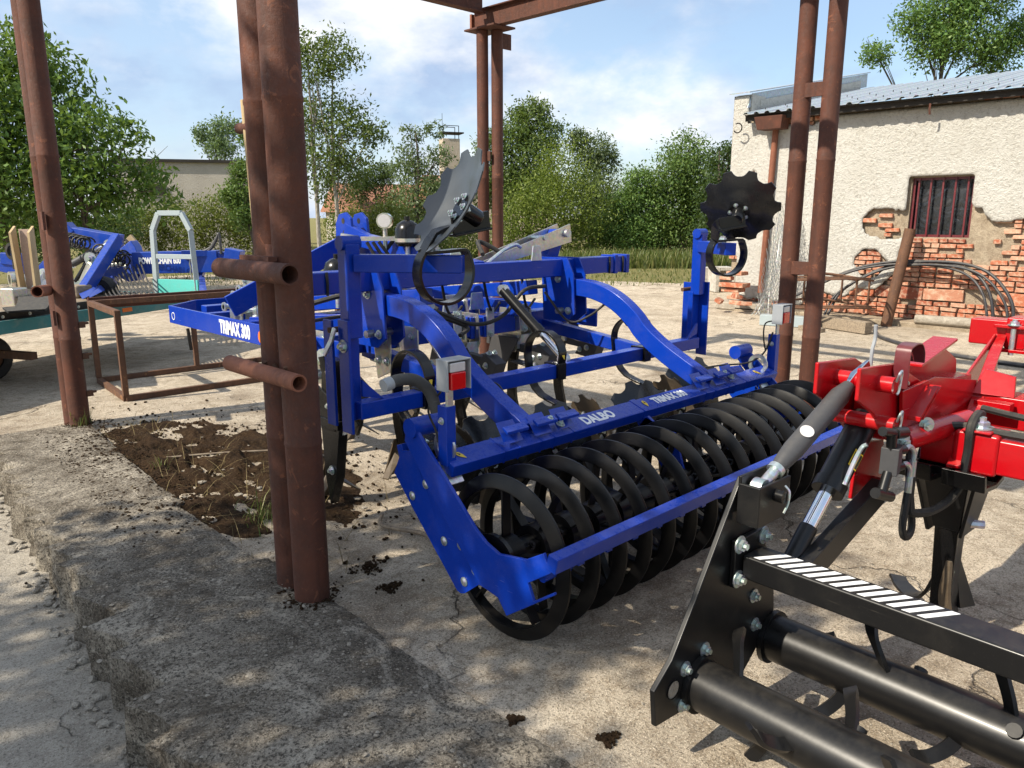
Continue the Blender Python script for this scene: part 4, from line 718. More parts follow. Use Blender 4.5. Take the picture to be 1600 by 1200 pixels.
# uprights that carry the raised side discs
for s in (0, 1):
    f = (lambda p: V(p)) if s == 0 else mir
    MB().bar(f((1.955, 3.05, 1.20)), f((1.955, 3.05, 1.63)), .075, .075, (0, 1, 0)).build('disc_post', 'blue', cu, .006); MB().tube([f((1.905, 3.05, 1.635)), f((2.005, 3.05, 1.635))], .034, 14).build('post_cap', 'blue', cu)
    MB().bar(f((1.90, 3.03, .755)), f((1.90, 3.03, 1.29)), .014, .085, (0, 1, 0)).build('sleeve_plate', 'blue', cu, .003)
    MB().bar(f((1.90, 3.165, .77)), f((1.90, 3.165, 1.28)), .014, .075, (0, 1, 0)).build('sleeve_plate', 'blue', cu, .003); MB().bar(f((1.955, 3.08, .80)), f((1.955, 3.08, 1.22)), .085, .04, (0, 1, 0)).build('sleeve_back', 'blue', cu, .003)
    MB().prism([f((1.98, 3.02, .92)), f((2.10, 3.02, .89)), f((1.98, 3.02, 1.0))], (0, .014, 0)).build('gusset', 'blue', cu)
    MB().tube([f((1.88, 3.13, 1.235)), f((2.03, 3.13, 1.235))], .014, 10).build('clamp_screw', 'rust_frame', cu); MB().sweep([f((1.878, 3.075, 1.25)), f((1.865, 3.09, 1.19)), f((1.855, 3.14, 1.12))], [(-.014, -.005), (.014, -.005), (.014, .005), (-.014, .005)], (0, 1, 0)).build('clamp_lever', 'galv', cu, .002); bolts(cu, [f((1.893, 3.03, 1.17))], f((-1, 0, 0)) - f((0, 0, 0)), 1.5)
    ad = f(V(.60, -.80, 0)) - f((0, 0, 0)); ad = unit(ad); a0 = f((1.97, 3.02, 1.545)); a1 = a0 + ad * .50
    MB().bar(a0, a1, .075, .08).build('disc_arm', 'blue', cu, .006)
    cc = a0 + ad * .40 + V(0, 0, -.03); dc = (V(2.235, 2.60, 1.79) if s == 0 else mir((2.235, 2.60, 1.785))); nrm = unit(V(.832, -.25, -.495)) if s == 0 else unit(V(-.80, -.34, -.495))
    hubend = dc + nrm * .10; E1 = unit(V(.985, -.17, 0)) if s == 0 else unit(V(.90, -.43, 0)); sw = V(E1[1], -E1[0], 0)
    coil = [cc - E1 * .08 + V(0, 0, .08), cc + E1 * .03 + V(0, 0, .085)] + [cc + sw * .05 * k / 20 + (E1 * math.cos(R(38 - 255 * k / 20)) + V(0, 0, 1) * math.sin(R(38 - 255 * k / 20))) * .145 for k in range(21)]
    br = hubend - E1 * .12 + V(0, 0, -.03); coil += [(coil[-1] * .5 + br * .5) + V(-.02, 0, .03), br]
    cspring(cu, smooth_path(coil, 2), tuple(sw), .07, .014); bolts(cu, [a0 + ad * (.34 + .04 * k) + V(0, 0, .057) for k in (0, 1)], (0, 0, 1), 1.2)
    disc(cu, dc, nrm, .255, 'disc_black' if s else 'disc_sky_sheen', 10, .06, 'side_disc'); MB().bar(br - E1 * .01, hubend + E1 * .06, .014, .075).bar(br - E1 * .01 + V(0, 0, -.04), hubend + E1 * .06 + V(0, 0, -.04), .06, .01).build('hub_bracket', 'black', cu, .003)
    
for p0, p1 in (((2.65, 3.98, .955), (2.65, 3.08, .86)), ((4.25, 3.98, .955), (4.25, 3.08, .86))): MB().bar(p0, p1, .075, .085).build('lower_link', 'blue', cu, .006)
# main frame
MB().bar((2.02, 3.72, 1.40), (4.86, 3.72, 1.40), .12, .12).build('upper_beam', 'blue', cu, .008)
for x in (4.70, 4.84): MB().bar((x - .02, 3.72, 1.40), (x + .02, 3.72, 1.40), .14, .14).build('end_clamp', 'blue', cu, .005)
MB().bar((2.10, 4.02, 1.0), (4.66, 4.02, 1.0), .13, .13).build('tine_beam', 'blue', cu, .008); MB().bar((2.32, 4.95, 1.0), (4.5, 4.95, 1.0), .13, .13).build('tine_beam', 'blue', cu, .008); MB().bar((2.5, 6.0, 1.01), (4.3, 6.0, 1.01), .10, .12).build('front_beam', 'blue', cu, .006)
for x in (3.50, 3.62): MB().bar((x - .02, 4.02, 1.0), (x + .02, 4.02, 1.0), .15, .15).build('beam_clamp', 'blue', cu, .005)
for s in (0, 1):
    f = (lambda p: V(p)) if s == 0 else mir
    MB().bar(f((2.30, 3.7, 1.0)), f((2.30, 6.16, 1.008)), .02, .135).build('side_plate', 'blue', cu, .004); MB().bar(f((2.30, 6.16, 1.01)), f((2.62, 6.45, 1.01)), .02, .125).build('nose_plate', 'blue', cu, .004); MB().bar(f((2.62, 6.45, 1.01)), f((3.42, 6.45, 1.01)), .02, .125).build('front_plate', 'blue', cu, .004)
    MB().bar(f((2.32, 5.75, 1.0)), f((3.1, 5.75, 1.0)), .08, .08).build('stay', 'blue', cu, .004); MB().bar(f((2.95, 3.75, 1.27)), f((2.95, 5.35, 1.10)), .10, .10).build('long_beam', 'blue', cu, .006); MB().bar(f((3.05, 3.78, 1.12)), f((2.4, 5.0, 1.03)), .02, .10).build('brace', 'blue', cu, .004)
    MB().bar(f((2.42, 5.35, 1.12)), f((3.30, 5.25, 1.52)), .03, .16).build('headstock_stay', 'blue', cu, .004)
MB().bar((3.36, 3.72, 1.42), (3.36, 5.2, 1.60), .09, .10).build('top_brace', 'blue', cu, .006)
text('TRIMAX 300', .125, (2.2885, 5.02, 1.0), (0, -1, 0), (0, 0, 1), cu, cond=.68); MB().tube([(2.289, 4.62, .995), (2.280, 4.62, .995)], .042, 24).build('side_reflector', 'orange_plastic', cu)
MB().lathe([(0, .030), (.002, .030), (.002, .025), (0, .025)], (2.289, 6.07, 1.0), (-1, 0, 0), 20, True).build('ring_mark', 'white_print', cu)
for x in (3.31, 3.45):
    o = MB().prism([(x, 5.35, 1.20), (x, 5.05, 1.20), (x, 5.10, 1.58), (x, 5.12, 1.74), (x, 5.19, 1.785), (x, 5.28, 1.77), (x, 5.33, 1.70)], (.025, 0, 0)).build('headstock_plate', 'blue', cu, .005)
    for y, z in ((5.22, 1.72), (5.21, 1.63), (5.22, 1.55)): MB().tube([(x - .0012, y, z), (x + .0262, y, z)], .022, 14).build('pin_hole', 'rubber', o)
MB().bar((3.33, 5.2, 1.66), (3.36, 4.9, 1.56), .06, .09).build('link_lug', 'blue', cu, .005)
# pressure gauge and accumulators
g = V(3.257, 4.6, 1.724); go = MB().tube([g + V(-.02, -.02, 0), g + V(.03, .03, 0)], .055, 24).build('gauge', 'chrome', cu); MB().tube([g + V(-.0215, -.0215, 0), g + V(-.0205, -.0205, 0)], .045, 24).build('gauge_face', 'clear_plastic', go); MB().tube([g - V(0, 0, .05), g - V(0, 0, .20)], .016, 10).build('gauge_stem', 'zinc', go)
for x, y, z in ((2.85, 4.6, 1.30), (3.305, 4.4, 1.55)):
    a = MB().lathe([(0, .0), (0, .07), (.02, .088), (.11, .088), (.15, .072), (.172, .04), (.178, .02), (.205, .02), (.205, 0)], (x, y, z), (0, 0, 1), 24).build('accumulator', 'black', cu); MB().lathe([(.03, .0885), (.03, .0892), (.055, .0892), (.055, .0885)], (x, y, z), (0, 0, 1), 24, True).build('accumulator_label', 'zinc', a); MB().tube([(x, y, z - .16), (x, y, z)], .02, 10).build('accumulator_neck', 'galv', a)
hose(cu, [(3.26, 4.6, 1.52), (3.34, 4.5, 1.66), (3.38, 4.42, 1.60), (3.36, 4.4, 1.45)], .014); hose(cu, [(2.2, 4.3, 1.17), (2.6, 4.0, 1.30), (2.9, 3.9, 1.25), (3.3, 3.9, 1.2)], .016)
for q in range(3): hose(cu, [(3.1 + q * .05, 4.6, 1.58), (3.15 + q * .06, 4.55, 1.45), (3.2 + q * .05, 4.45, 1.25), (3.2 + q * .1, 4.2, 1.12)], .012)
MB().bar((3.12, 4.7, 1.60), (3.33, 4.5, 1.60), .03, .03).tube([(3.10, 4.72, 1.60), (3.02, 4.80, 1.62)], .02, 8).build('valve_block', 'zinc', cu)
hose(cu, [(2.9, 3.62, 1.20), (3.2, 3.6, 1.09), (3.45, 3.6, 1.12), (3.6, 3.55, 1.28), (3.85, 3.6, 1.29)], .013); hose(cu, [(2.4, 3.95, 1.10), (2.9, 3.8, 1.16), (3.15, 3.62, 1.08), (3.0, 3.5, 1.05)], .013); hose(cu, [(2.1, 3.9, 1.14), (2.45, 4.2, 1.13), (2.9, 4.3, 1.12), (3.4, 4.3, 1.08)], .012); hose(cu, [(3.85, 3.6, 1.25), (3.98, 3.5, 1.05), (4.08, 3.4, 1.08), (4.2, 3.3, 1.2)], .008); hose(cu, [(3.6, 3.95, 1.5), (3.7, 4.1, 1.58), (3.82, 4.0, 1.5), (3.85, 3.95, 1.42)], .016)
# galvanised lift lever
for dy in (0, .13): MB().prism([(3.50, 3.93 + dy, 1.43), (3.62, 3.93 + dy, 1.40), (4.50, 3.93 + dy, 1.565), (4.48, 3.93 + dy, 1.70), (4.36, 3.93 + dy, 1.665)], (0, .012, 0)).build('lift_lever', 'zinc', cu, .002)
MB().tube([(4.43, 3.90, 1.63), (4.43, 4.11, 1.63)], .03, 14).build('lever_pin', 'galv', cu); MB().tube([(4.2, 3.92, 1.60), (4.2, 4.09, 1.60)], .018, 12).build('lever_pin', 'galv', cu)
MB().prism([(4.38, 3.98, 1.66), (4.50, 3.98, 1.66), (4.36, 3.98, 1.36), (4.22, 3.98, 1.36)], (0, .08, 0)).build('lever_post', 'blue', cu, .006); text('W', .05, (4.29, 3.978, 1.43), (1, 0, -.2), (0, 0, 1), cu)
MB().tube(smooth_path([(3.56, 3.9, 1.42), (3.74, 3.9, 1.52), (3.86, 3.9, 1.56), (3.92, 3.9, 1.54)], 4), .013, 8).tube([(3.5, 3.9, 1.40), (3.56, 3.9, 1.43)], .024, 10).build('hose_coupling', 'galv', cu)
# hydraulic cylinders and turnbuckles
cylinder(cu, (3.42, 3.56, 1.29), (3.47, 3.08, .90), .034, .020, .6); cylinder(cu, (4.20, 3.35, 1.26), (4.24, 3.0, .90), .034, .020, .55)
cylinder(cu, (2.2, 3.72, 1.0), (2.24, 3.62, .60), .036, .022, .15)
for p0, p1 in (((2.74, 3.53, 1.12), (2.78, 3.34, .89)), ((4.30, 3.20, 1.16), (4.36, 2.98, .93))): q0, q1 = V(p0), V(p1); MB().tube([q0, q0 + (q1 - q0) * .25], .008, 10).tube([q0 + (q1 - q0) * .22, q0 + (q1 - q0) * .78], .015, 12).tube([q0 + (q1 - q0) * .75, q1], .009, 10).build('turnbuckle', 'chrome', cu)
# tine brackets and tines
def tine(x, y, zt=.93, side=False):
    P = [(x, y - .02, zt), (x, y + .02, zt - .25), (x, y + .03, .45), (x, y - .01, .25), (x, y + .06, .10)]
    o = MB().ribbon(smooth_path(P, 4), (0, 1, 0), .085, .03).build('tine', 'black', cu, .004)
    MB().prism([(x - .03, y + .05, .30), (x + .03, y + .05, .30), (x + .045, y + .16, .015), (x - .045, y + .16, .015)], (0, -.014, .006)).build('point', 'disc_brown', o); MB().prism([(x - .02, y + .05, .2), (x - .16, y + .0, .07), (x - .15, y - .05, .07), (x - .01, y + .0, .17)], (0, 0, .01)).prism([(x + .02, y + .05, .2), (x + .16, y + .0, .07), (x + .15, y - .05, .07), (x + .01, y + .0, .17)], (0, 0, .01)).build('wing', 'disc_brown', o)
    for dx in (-.06, .06): MB().prism([(x + dx, y - .10, 1.10), (x + dx, y + .10, 1.10), (x + dx, y + .12, .88), (x + dx, y + .04, .78), (x + dx, y - .06, .78), (x + dx, y - .12, .90)], (.010, 0, 0)).build('tine_bracket', 'zinc', cu, .002)
    MB().box((x, y - .09, .86), (.14, .02, .10)).build('bracket_pad', 'galv', cu, .002); bolts(cu, [(x - .066, y - .05, 1.05), (x - .066, y + .06, .98), (x - .066, y - .02, .84)], (-1, 0, 0), 1.2); MB().tube([(x - .09, y, .84), (x + .09, y, .84)], .03, 14).build('shear_pivot', 'galv', cu)
for x, y in ((2.38, 3.98), (2.92, 4.02), (3.46, 4.02), (3.98, 4.02), (4.5, 4.02), (2.65, 4.95), (3.2, 4.95), (3.75, 4.95), (4.3, 4.95)): tine(x, y)
o = MB().prism([(2.2, 3.75, 1.0), (2.2, 3.62, .98), (2.2, 3.60, .62), (2.2, 3.66, .30), (2.2, 3.74, .12), (2.2, 3.78, .30), (2.2, 3.80, .65)], (.06, 0, 0)).build('side_tine', 'black', cu, .006); MB().box((2.225, 3.70, .62), (.09, .22, .05)).build('tine_strap', 'black', o, .003); bolts(cu, [(2.198, 3.69, .72), (2.198, 3.70, .34)], (-1, 0, 0), 1.3)
MB().prism([(2.19, 3.80, .82), (2.19, 3.60, .74), (2.19, 3.64, .58), (2.19, 3.78, .58)], (.012, 0, 0)).build('tine_cheek', 'black', cu, .003)
for x in (3.36, 3.66, 4.0): MB().bar((x, 3.945, .93), (x, 3.945, 1.13), .07, .016, (0, 1, 0)).build('clamp_plate', 'galv', cu, .003); bolts(cu, [(x, 3.935, .95), (x, 3.935, 1.11)], (0, -1, 0), 1.2)
for x in (3.25, 3.45, 3.7): MB().prism([(x - .07, 4.12, 1.10), (x + .07, 4.12, 1.10), (x + .05, 4.12, 1.22), (x - .05, 4.12, 1.22)], (0, .012, 0)).build('lug', 'galv', cu, .002)
for i, (y, z) in enumerate(((5.55, 1.10), (5.42, 1.07), (5.55, 1.22))):
    MB().prism([(2.55 + i * .06, y - .10, z - .12), (2.55 + i * .06, y + .10, z - .12), (2.55 + i * .06, y + .10, z + .05), (2.55 + i * .06, y + .05, z + .11), (2.55 + i * .06, y - .05, z + .11), (2.55 + i * .06, y - .10, z + .05)], (.012, 0, 0)).build('hitch_lug', 'galv', cu, .003)
    q = V(2.49 + i * .06, y, z); MB().tube([q + V(-.03, 0, 0), q + V(.12, 0, 0)], .018, 12).tube([q + V(-.03, 0, 0), q + V(-.018, 0, 0)], .034, 16).build('hitch_pin', 'galv', cu); bolts(cu, [(2.549 + i * .06, y + .05, z + .06), (2.549 + i * .06, y - .05, z - .05)], (-1, 0, 0), 1.3)
MB().box((2.36, 4.62, .90), (.09, .16, .10)).tube([(2.30, 4.62, .87), (2.42, 4.62, .87)], .04, 12).bar((2.36, 4.66, .86), (2.36, 4.66, .70), .04, .05).build('parking_jack', 'slate_grey', cu, .003)

for q in range(5):
    x = 2.75 + q * .36; hose(cu, [(x, 3.80, 1.34), (x + .08, 3.85, 1.20 - .03 * (q % 2)), (x + .22, 3.95, 1.10), (x + .34, 4.0, 1.15)], .010)
    MB().prism([(x - .05, 3.655, 1.46), (x + .05, 3.655, 1.46), (x + .035, 3.655, 1.56), (x - .035, 3.655, 1.56)], (0, .01, 0)).build('hose_clip', 'galv', cu, .002) if q in (1, 3) else None
for x in (2.60, 2.80): MB().prism([(x, 3.66, 1.10), (x, 3.84, 1.10), (x, 3.80, .80), (x, 3.66, .86)], (.010, 0, 0)).build('side_bracket', 'zinc', cu, .002); bolts(cu, [(x - .001, 3.72, 1.04), (x - .001, 3.78, .92), (x - .001, 3.70, .92)], (-1, 0, 0), 1.3)
for x in (3.30, 3.86): MB().prism([(x, 3.86, .90), (x, 4.14, .90), (x, 4.20, .72), (x, 4.02, .66)], (.012, 0, 0)).build('trip_plate', 'slate_grey', cu, .003); MB().bar((x + .05, 3.95, .72), (x + .05, 3.70, .70), .09, .012).build('trip_leaf', 'slate_grey', cu, .002); bolts(cu, [(x + .05, 3.75 + .05 * k, .712) for k in range(3)], (0, 0, 1), 1.1)
for x in (2.09, 2.20, 4.62, 4.78): MB().tube(smooth_path([(x, 3.655, 1.46), (x, 3.65, 1.40), (x, 3.655, 1.335)], 3), .008, 6).build('cable_tie', 'rubber', cu)

for x in (2.38, 2.92, 3.46, 3.98, 4.5):      # overload trip gear under each front tine
    MB().bar((x - .02, 3.72, .80), (x - .02, 4.28, .84), .055, .06).build('trip_bar', 'slate_grey', cu, .004); MB().lathe([(0, .0), (0, .034), (.10, .034), (.11, .02), (.11, 0)], (x + .05, 3.86, .80), (0, -1, .25), 14).build('trip_spring', 'black', cu)
    MB().prism([(x - .05, 3.74, .86), (x - .05, 3.62, .80), (x - .05, 3.66, .70), (x - .05, 3.84, .72)], (.10, 0, 0)).build('trip_housing', 'slate_grey', cu, .004); bolts(cu, [(x - .051, 3.72, .78), (x - .051, 3.79, .76)], (-1, 0, 0), 1.1); bolts(cu, [(x - .02 + k, 3.70, .862) for k in (-.02, .03)], (0, -.4, 1), 1.0)
# ---------------------------------------------------------------- red subsoiler with black double roller
sb = thing('subsoiler', 'red subsoiler with black spiked twin roller in the right foreground', 'subsoiler', (2.1, 1.2, 0))
EP = [(1.845, .158), (1.829, .291), (1.918, .363), (2.033, .531), (2.202, .792), (2.273, .898), (2.40, .86), (2.40, .67), (2.532, .52), (2.565, .28), (2.36, .12), (2.01, .145)]
MB().prism([(x, 1.215, z) for x, z in EP], (0, .02, 0)).build('end_plate', 'black_satin', sb, .004)
for x, z in ((1.93, .255),): MB().lathe([(0, .0), (0, .034)], (x, 1.2142, z), (0, -1, 0), 20).build('plate_hole', 'stone', sb); MB().lathe([(0, .034), (.003, .034), (.003, .030), (0, .030)], (x, 1.2145, z), (0, -1, 0), 24, True).build('hole_rim', 'black', sb)
bolts(sb, [(1.99, 1.214, .305), (2.10, 1.214, .33), (1.985, 1.214, .175), (2.40, 1.214, .42), (2.42, 1.214, .30), (2.30, 1.214, .12)], (0, -1, 0), 1.25)
# roller tubes with claws
rc = random.Random(8)
claw0 = MB().ribbon(smooth_path([(0, 0, .06), (.01, .02, .12), (.035, .05, .175), (.075, .075, .205)], 5), (.55, .8, 0), .042, .014); CLW = claw0.mesh('claw'); CLW.materials.append(MATS['black_satin'])
for ri, (x, z) in enumerate(((2.075, .215), (2.545, .205))):
    MB().tube([(x, 1.20, z), (x, -1.9, z)], .086, 32).build('roller_tube', 'black_satin', sb, smooth=60); MB().tube([(x, 1.214, z), (x, 1.195, z)], .10, 28).build('tube_flange', 'black_satin', sb)
    for i in range(20):
        y = 1.08 - i * .12 - ri * .06; a = R(i * 128 + ri * 60 + 20)
        q = Quaternion((0, 1, 0), a); o = inst(CLW, 'claw', 'black_satin', sb, (x, y, z), q)
    for i in range(7): y = 1.02 - i * .31; a = R(-60 + i * 97); MB().tube([(x + .07 * math.cos(a), y, z + .07 * math.sin(a)), (x + .10 * math.cos(a), y, z + .10 * math.sin(a))], .022, 12).build('claw_seat', 'black_satin', sb)
# striped beam
bx, bz = 2.325, .585
MB().bar((bx, 1.19, bz), (bx, -1.9, bz), .125, .085).build('roller_beam', 'black_satin', sb, .008); MB().box((2.325, 1.204, .60), (.20, .02, .17)).build('beam_flange', 'black_satin', sb, .004); bolts(sb, [(2.245, 1.193, .67), (2.40, 1.193, .66), (2.245, 1.193, .545)], (0, -1, 0), 1.5)
for i in range(13):
    y = 1.125 - i * .0435; w = .024; sk = .06; a = -.052; b = .047
    MB().prism([(bx + a, y + sk * .5, bz + .0428), (bx + a, y - w + sk * .5, bz + .0428), (bx + b, y - w - sk * .5, bz + .0428), (bx + b, y - sk * .5, bz + .0428)], (0, 0, .0008)).build('white_stripe', 'white_print', sb, smooth=0)
# top-link bracket, top link, cylinder
ub = MB().box((2.33, 1.13, .82), (.20, .012, .14)).box((2.33, 1.20, .845), (.20, .012, .14)).box((2.235, 1.165, .82), (.012, .08, .14)).build('link_bracket', 'black_satin', sb, .004)
MB().tube([(2.33, 1.09, .845), (2.33, 1.22, .845)], .022, 14).build('link_pin', 'black', sb); MB().tube(smooth_path([(2.345, 1.10, .88), (2.35, 1.085, .86), (2.345, 1.085, .82), (2.33, 1.09, .79)], 4), .004, 6).build('lynch_pin', 'galv', sb)
P0, P1 = V(2.30, 1.165, .865), V(2.855, 1.10, 1.20); dd = unit(P1 - P0)
MB().tube([P0 + dd * .10, P0 + dd * .13, P0 + dd * .20, P0 + dd * .50, P1 - dd * .12, P1 - dd * .09], .036, 20, True, [.62, .8, 1, 1, .8, .62]).build('top_link', 'slate_grey', sb, smooth=60); MB().tube([P0, P0 + dd * .12], .02, 12).tube([P0 + dd * .085, P0 + dd * .105], .03, 16).tube([P0 + V(0, .02, 0), P0 - V(0, .02, 0)], .034, 16).build('link_eye', 'galv', sb); MB().sweep([P1 - dd * .10, P1 - dd * .05, P1 + dd * .05], [(-.028, -.012), (.028, -.012), (.028, .012), (-.028, .012)], (0, 0, 1), True, [.6, 1, .5]).build('link_end', 'chrome', sb, .004)
n_ = V(-.55, -.45, .7); n_ = unit(n_ - dd * (n_ @ dd)); pc = P0 + dd * .27 + n_ * .0362; MB().tube([pc, pc + n_ * .0015], .024, 20).build('link_sticker', 'clear_plastic', sb)
C0, C1 = V(2.93, 1.10, 1.01), V(2.45, 1.115, .56); cd = unit(C1 - C0)
cb_ = MB().tube([C0, C0 + cd * .34], .053, 24).tube([C0 + cd * .30, C0 + cd * .345], .058, 24).build('cylinder_barrel', 'black_satin', sb, smooth=50); MB().tube([C0 + cd * .33, C0 + cd * .52], .027, 18).build('piston_rod', 'chrome', sb, smooth=60); MB().tube([C0 + cd * .50, C1], .032, 14).build('rod_sleeve', 'black_satin', sb)
MB().tube([C1 + V(0, .05, 0), C1 - V(0, .07, 0)], .028, 16).build('rod_eye', 'black', sb); MB().box(C1 + V(.02, 0, -.04), (.10, .10, .05)).build('rod_bracket', 'black_satin', sb, .004)
cn = unit(np.cross(cd, V(0, 1, 0))); cn = cn if cn[2] > 0 else -cn; fc = unit(V(-.15, -.9, .35)); fc = unit(fc - cd * (fc @ cd)); lc = C0 + cd * .20 + fc * .0535; xx = -cd; yy = np.cross(fc, xx)
lb = MB().prism([lc - xx * .035 - yy * .022, lc + xx * .035 - yy * .022, lc + xx * .035 + yy * .022, lc - xx * .035 + yy * .022], fc * .001).build('warning_label', 'yellow_print', sb, smooth=0)
for q, w in ((.014, .024), (-.014, .030)): MB().prism([lc + fc * .0012 - xx * w + yy * (q - .006), lc + fc * .0012 + xx * w + yy * (q - .006), lc + fc * .0012 + xx * w + yy * (q + .004), lc + fc * .0012 - xx * w + yy * (q + .004)], fc * .0005).build('label_print', 'rubber', lb, smooth=0)
MB().tube(smooth_path([C0 + cd * .31 + fc * .06, C0 + cd * .25 + fc * .07 + V(-.01, 0, .03), C0 + cd * .15 + fc * .07 + V(-.03, 0, .01), C0 + cd * .12 + fc * .085 + V(-.04, 0, .0)], 4), .0085, 8).build('locking_rod', 'galv', sb)
MB().bar((3.02, 1.06, .71), (2.46, 1.06, .545), .05, .10).build('lower_arm', 'black_satin', sb, .004)
# red headstock
HF = [(2.66, 1.245), (2.96, 1.225), (3.28, 1.10), (3.32, .93), (3.14, .84), (2.96, .93), (2.80, 1.06), (2.74, 1.09), (2.66, 1.13)]
for y in (1.02, 1.17): MB().prism([(x, y, z) for x, z in HF], (0, .016, 0)).build('headstock_plate', 'red', sb, .006)
MB().prism([(2.97, 1.145, .894), (3.21, 1.145, .86), (3.30, 1.145, .63), (3.10, 1.145, .61), (2.95, 1.145, .67)], (0, -.014, 0)).build('arm_plate', 'red', sb, .004)
MB().tube([(2.82, .965, 1.17), (2.82, 1.21, 1.17)], .030, 16).build('headstock_pin', 'red', sb); MB().tube([(2.85, .96, 1.02), (2.85, 1.2, 1.02)], .028, 16).build('headstock_pin', 'red', sb); MB().tube([(3.12, 1.09, .70), (3.12, 1.17, .70)], .026, 14).build('headstock_pin', 'red', sb)
for q in ((2.82, .962, 1.185), (2.85, .957, 1.035), (3.12, 1.085, .715)): q = V(q); MB().tube(smooth_path([q, q + V(-.01, -.012, .03), q + V(.012, -.012, .035), q + V(.012, -.008, -.03), q + V(.0, -.006, -.045)], 4), .0045, 6).build('lynch_pin', 'galv', sb)
MB().prism([(2.98, .995, 1.12), (3.30, .995, 1.13), (3.84, .995, 1.04), (3.84, .995, .86), (3.30, .995, .90), (3.02, .995, .96)], (0, .014, 0)).build('side_web', 'red', sb, .003)
MB().bar((2.95, 1.095, 1.02), (3.86, 1.095, .97), .13, .18).build('centre_beam', 'red', sb, .008)
MB().prism([(3.16, 1.10, 1.185), (3.16, 1.0, 1.185), (3.62, 1.03, 1.235), (3.62, 1.13, 1.235)], (0, 0, .012)).build('top_plate', 'red', sb, .003); MB().prism([(3.05, 1.10, 1.10), (3.20, 1.10, 1.19), (3.62, 1.10, 1.22), (3.86, 1.10, 1.12), (3.9, 1.10, .98)], (0, .012, 0)).build('web_plate', 'red', sb, .003)
mb_ = MB().ribbon(smooth_path([(2.93, .99, 1.14), (2.93, .99, 1.27), (2.96, .99, 1.295), (3.03, .99, 1.295), (3.065, .99, 1.26), (3.07, .99, 1.22)], 4), (0, 1, 0), .055, .006).box((2.99, 1.012, 1.19), (.13, .006, .13)).build('cable_bracket', 'maroon', sb, .002); bolts(sb, [(3.02, 1.008, 1.145), (2.94, 1.008, 1.15)], (0, -1, 0), .9)
MB().tube(smooth_path([(2.93, 1.1, 1.21), (2.93, 1.1, 1.27), (2.945, 1.1, 1.31), (2.94, 1.1, 1.36)], 4), .007, 8).build('bent_rod', 'lamp_grey', sb)
# red cross tubes
MB().bar((3.36, 1.02, .855), (3.36, -1.9, .855), .14, .14).build('cross_tube', 'red', sb, .012); MB().bar((3.88, 1.10, .92), (3.88, -1.9, .92), .16, .14).build('cross_tube', 'red', sb, .01); MB().bar((4.5, 1.235, 1.18), (4.5, -1.9, 1.18), .13, .13).build('cross_tube', 'red', sb, .008)
MB().bar((3.36, .90, .858), (3.36, .74, .858), .165, .165).build('tube_collar', 'red', sb, .015); MB().box((3.33, .82, .945), (.13, .10, .012)).build('collar_pad', 'red', sb, .006); bolts(sb, [(3.32, .82, .952)], (0, 0, 1), 2.2)
MB().bar((4.5, 1.07, 1.185), (4.5, .98, 1.185), .15, .155).build('tube_collar', 'red', sb, .008); MB().box((4.42, 1.03, 1.22), (.05, .17, .016)).build('clamp_pad', 'red', sb, .003); MB().box((4.42, 1.03, 1.10), (.05, .15, .016)).build('clamp_pad', 'red', sb, .003); MB().tube([(4.41, 1.03, 1.08), (4.41, 1.03, 1.25)], .013, 10).build('clamp_stud', 'galv', sb); bolts(sb, [(4.41, 1.03, 1.228)], (0, 0, 1), 1.5)
MB().bar((4.44, 1.09, 1.17), (3.24, .875, .80), .014, .05, (0, 1, 0)).build('brace_flat', 'red', sb, .003)
MB().prism([(4.44, 1.10, 1.12), (4.40, 1.10, 1.18), (3.36, 1.0, .93), (3.9, 1.06, .93), (4.5, 1.10, .98)], (0, .012, 0)).build('brace_web', 'red', sb, .003)
MB().tube([(3.0, .99, .93), (3.5, .92, .93)], .045, 20).build('link_tube', 'red', sb); bolts(sb, [(2.98, .975, .93), (3.12, .95, .975)], (-.6, -.8, 0), 1.5)
for q in (0, .035): MB().prism([(3.05 + q, 1.0, 1.0), (3.20 + q, 1.0, 1.10), (3.20 + q, 1.0, 1.11), (3.05 + q, 1.0, 1.015)], (.004, -.05, 0)).build('rib_plate', 'red', sb)
MB().prism([(3.78, 1.0, .99), (3.80, .84, .99), (3.86, .86, 1.07), (3.86, .98, 1.09)], (.02, 0, 0)).box((3.75, .90, .955), (.06, .14, .04)).build('stop_bracket', 'red', sb, .003); MB().bar((3.78, .70, .97), (3.78, -1.5, .97), .05, .06).build('stop_bar', 'red', sb, .004)
# hydraulics on the headstock
vb = V(2.83, .955, .90); MB().box(vb, (.08, .06, .10), .2).build('valve_block', 'slate_grey', sb, .003)
ft = MB()
for a, b, r in (((2.74, .96, 1.02), (2.82, .95, 1.00), .017), ((2.82, .95, 1.00), (2.90, .945, .99), .022), ((2.80, .95, 1.0), (2.81, .95, .93), .018), ((2.80, .95, .86), (2.76, .95, .78), .018), ((2.72, .955, .80), (2.82, .94, .765), .020), ((2.86, .945, .93), (2.90, .94, .925), .017), ((2.85, .945, .87), (2.89, .94, .865), .017)): ft.tube([a, b], r, 10)
ft.build('fittings', 'black_satin', sb)
for z0, dx in ((.925, 0), (.865, -.02)):
    MB().tube(smooth_path([(2.90 + dx, .94, z0), (2.94 + dx, .935, z0 + .005), (2.97 + dx, .93, z0 - .02), (2.975 + dx, .93, z0 - .06)], 4), .009, 8).tube([(2.975 + dx, .93, z0 - .055), (2.975 + dx, .93, z0 - .12)], .013, 10).build('hose_end', 'galv', sb)
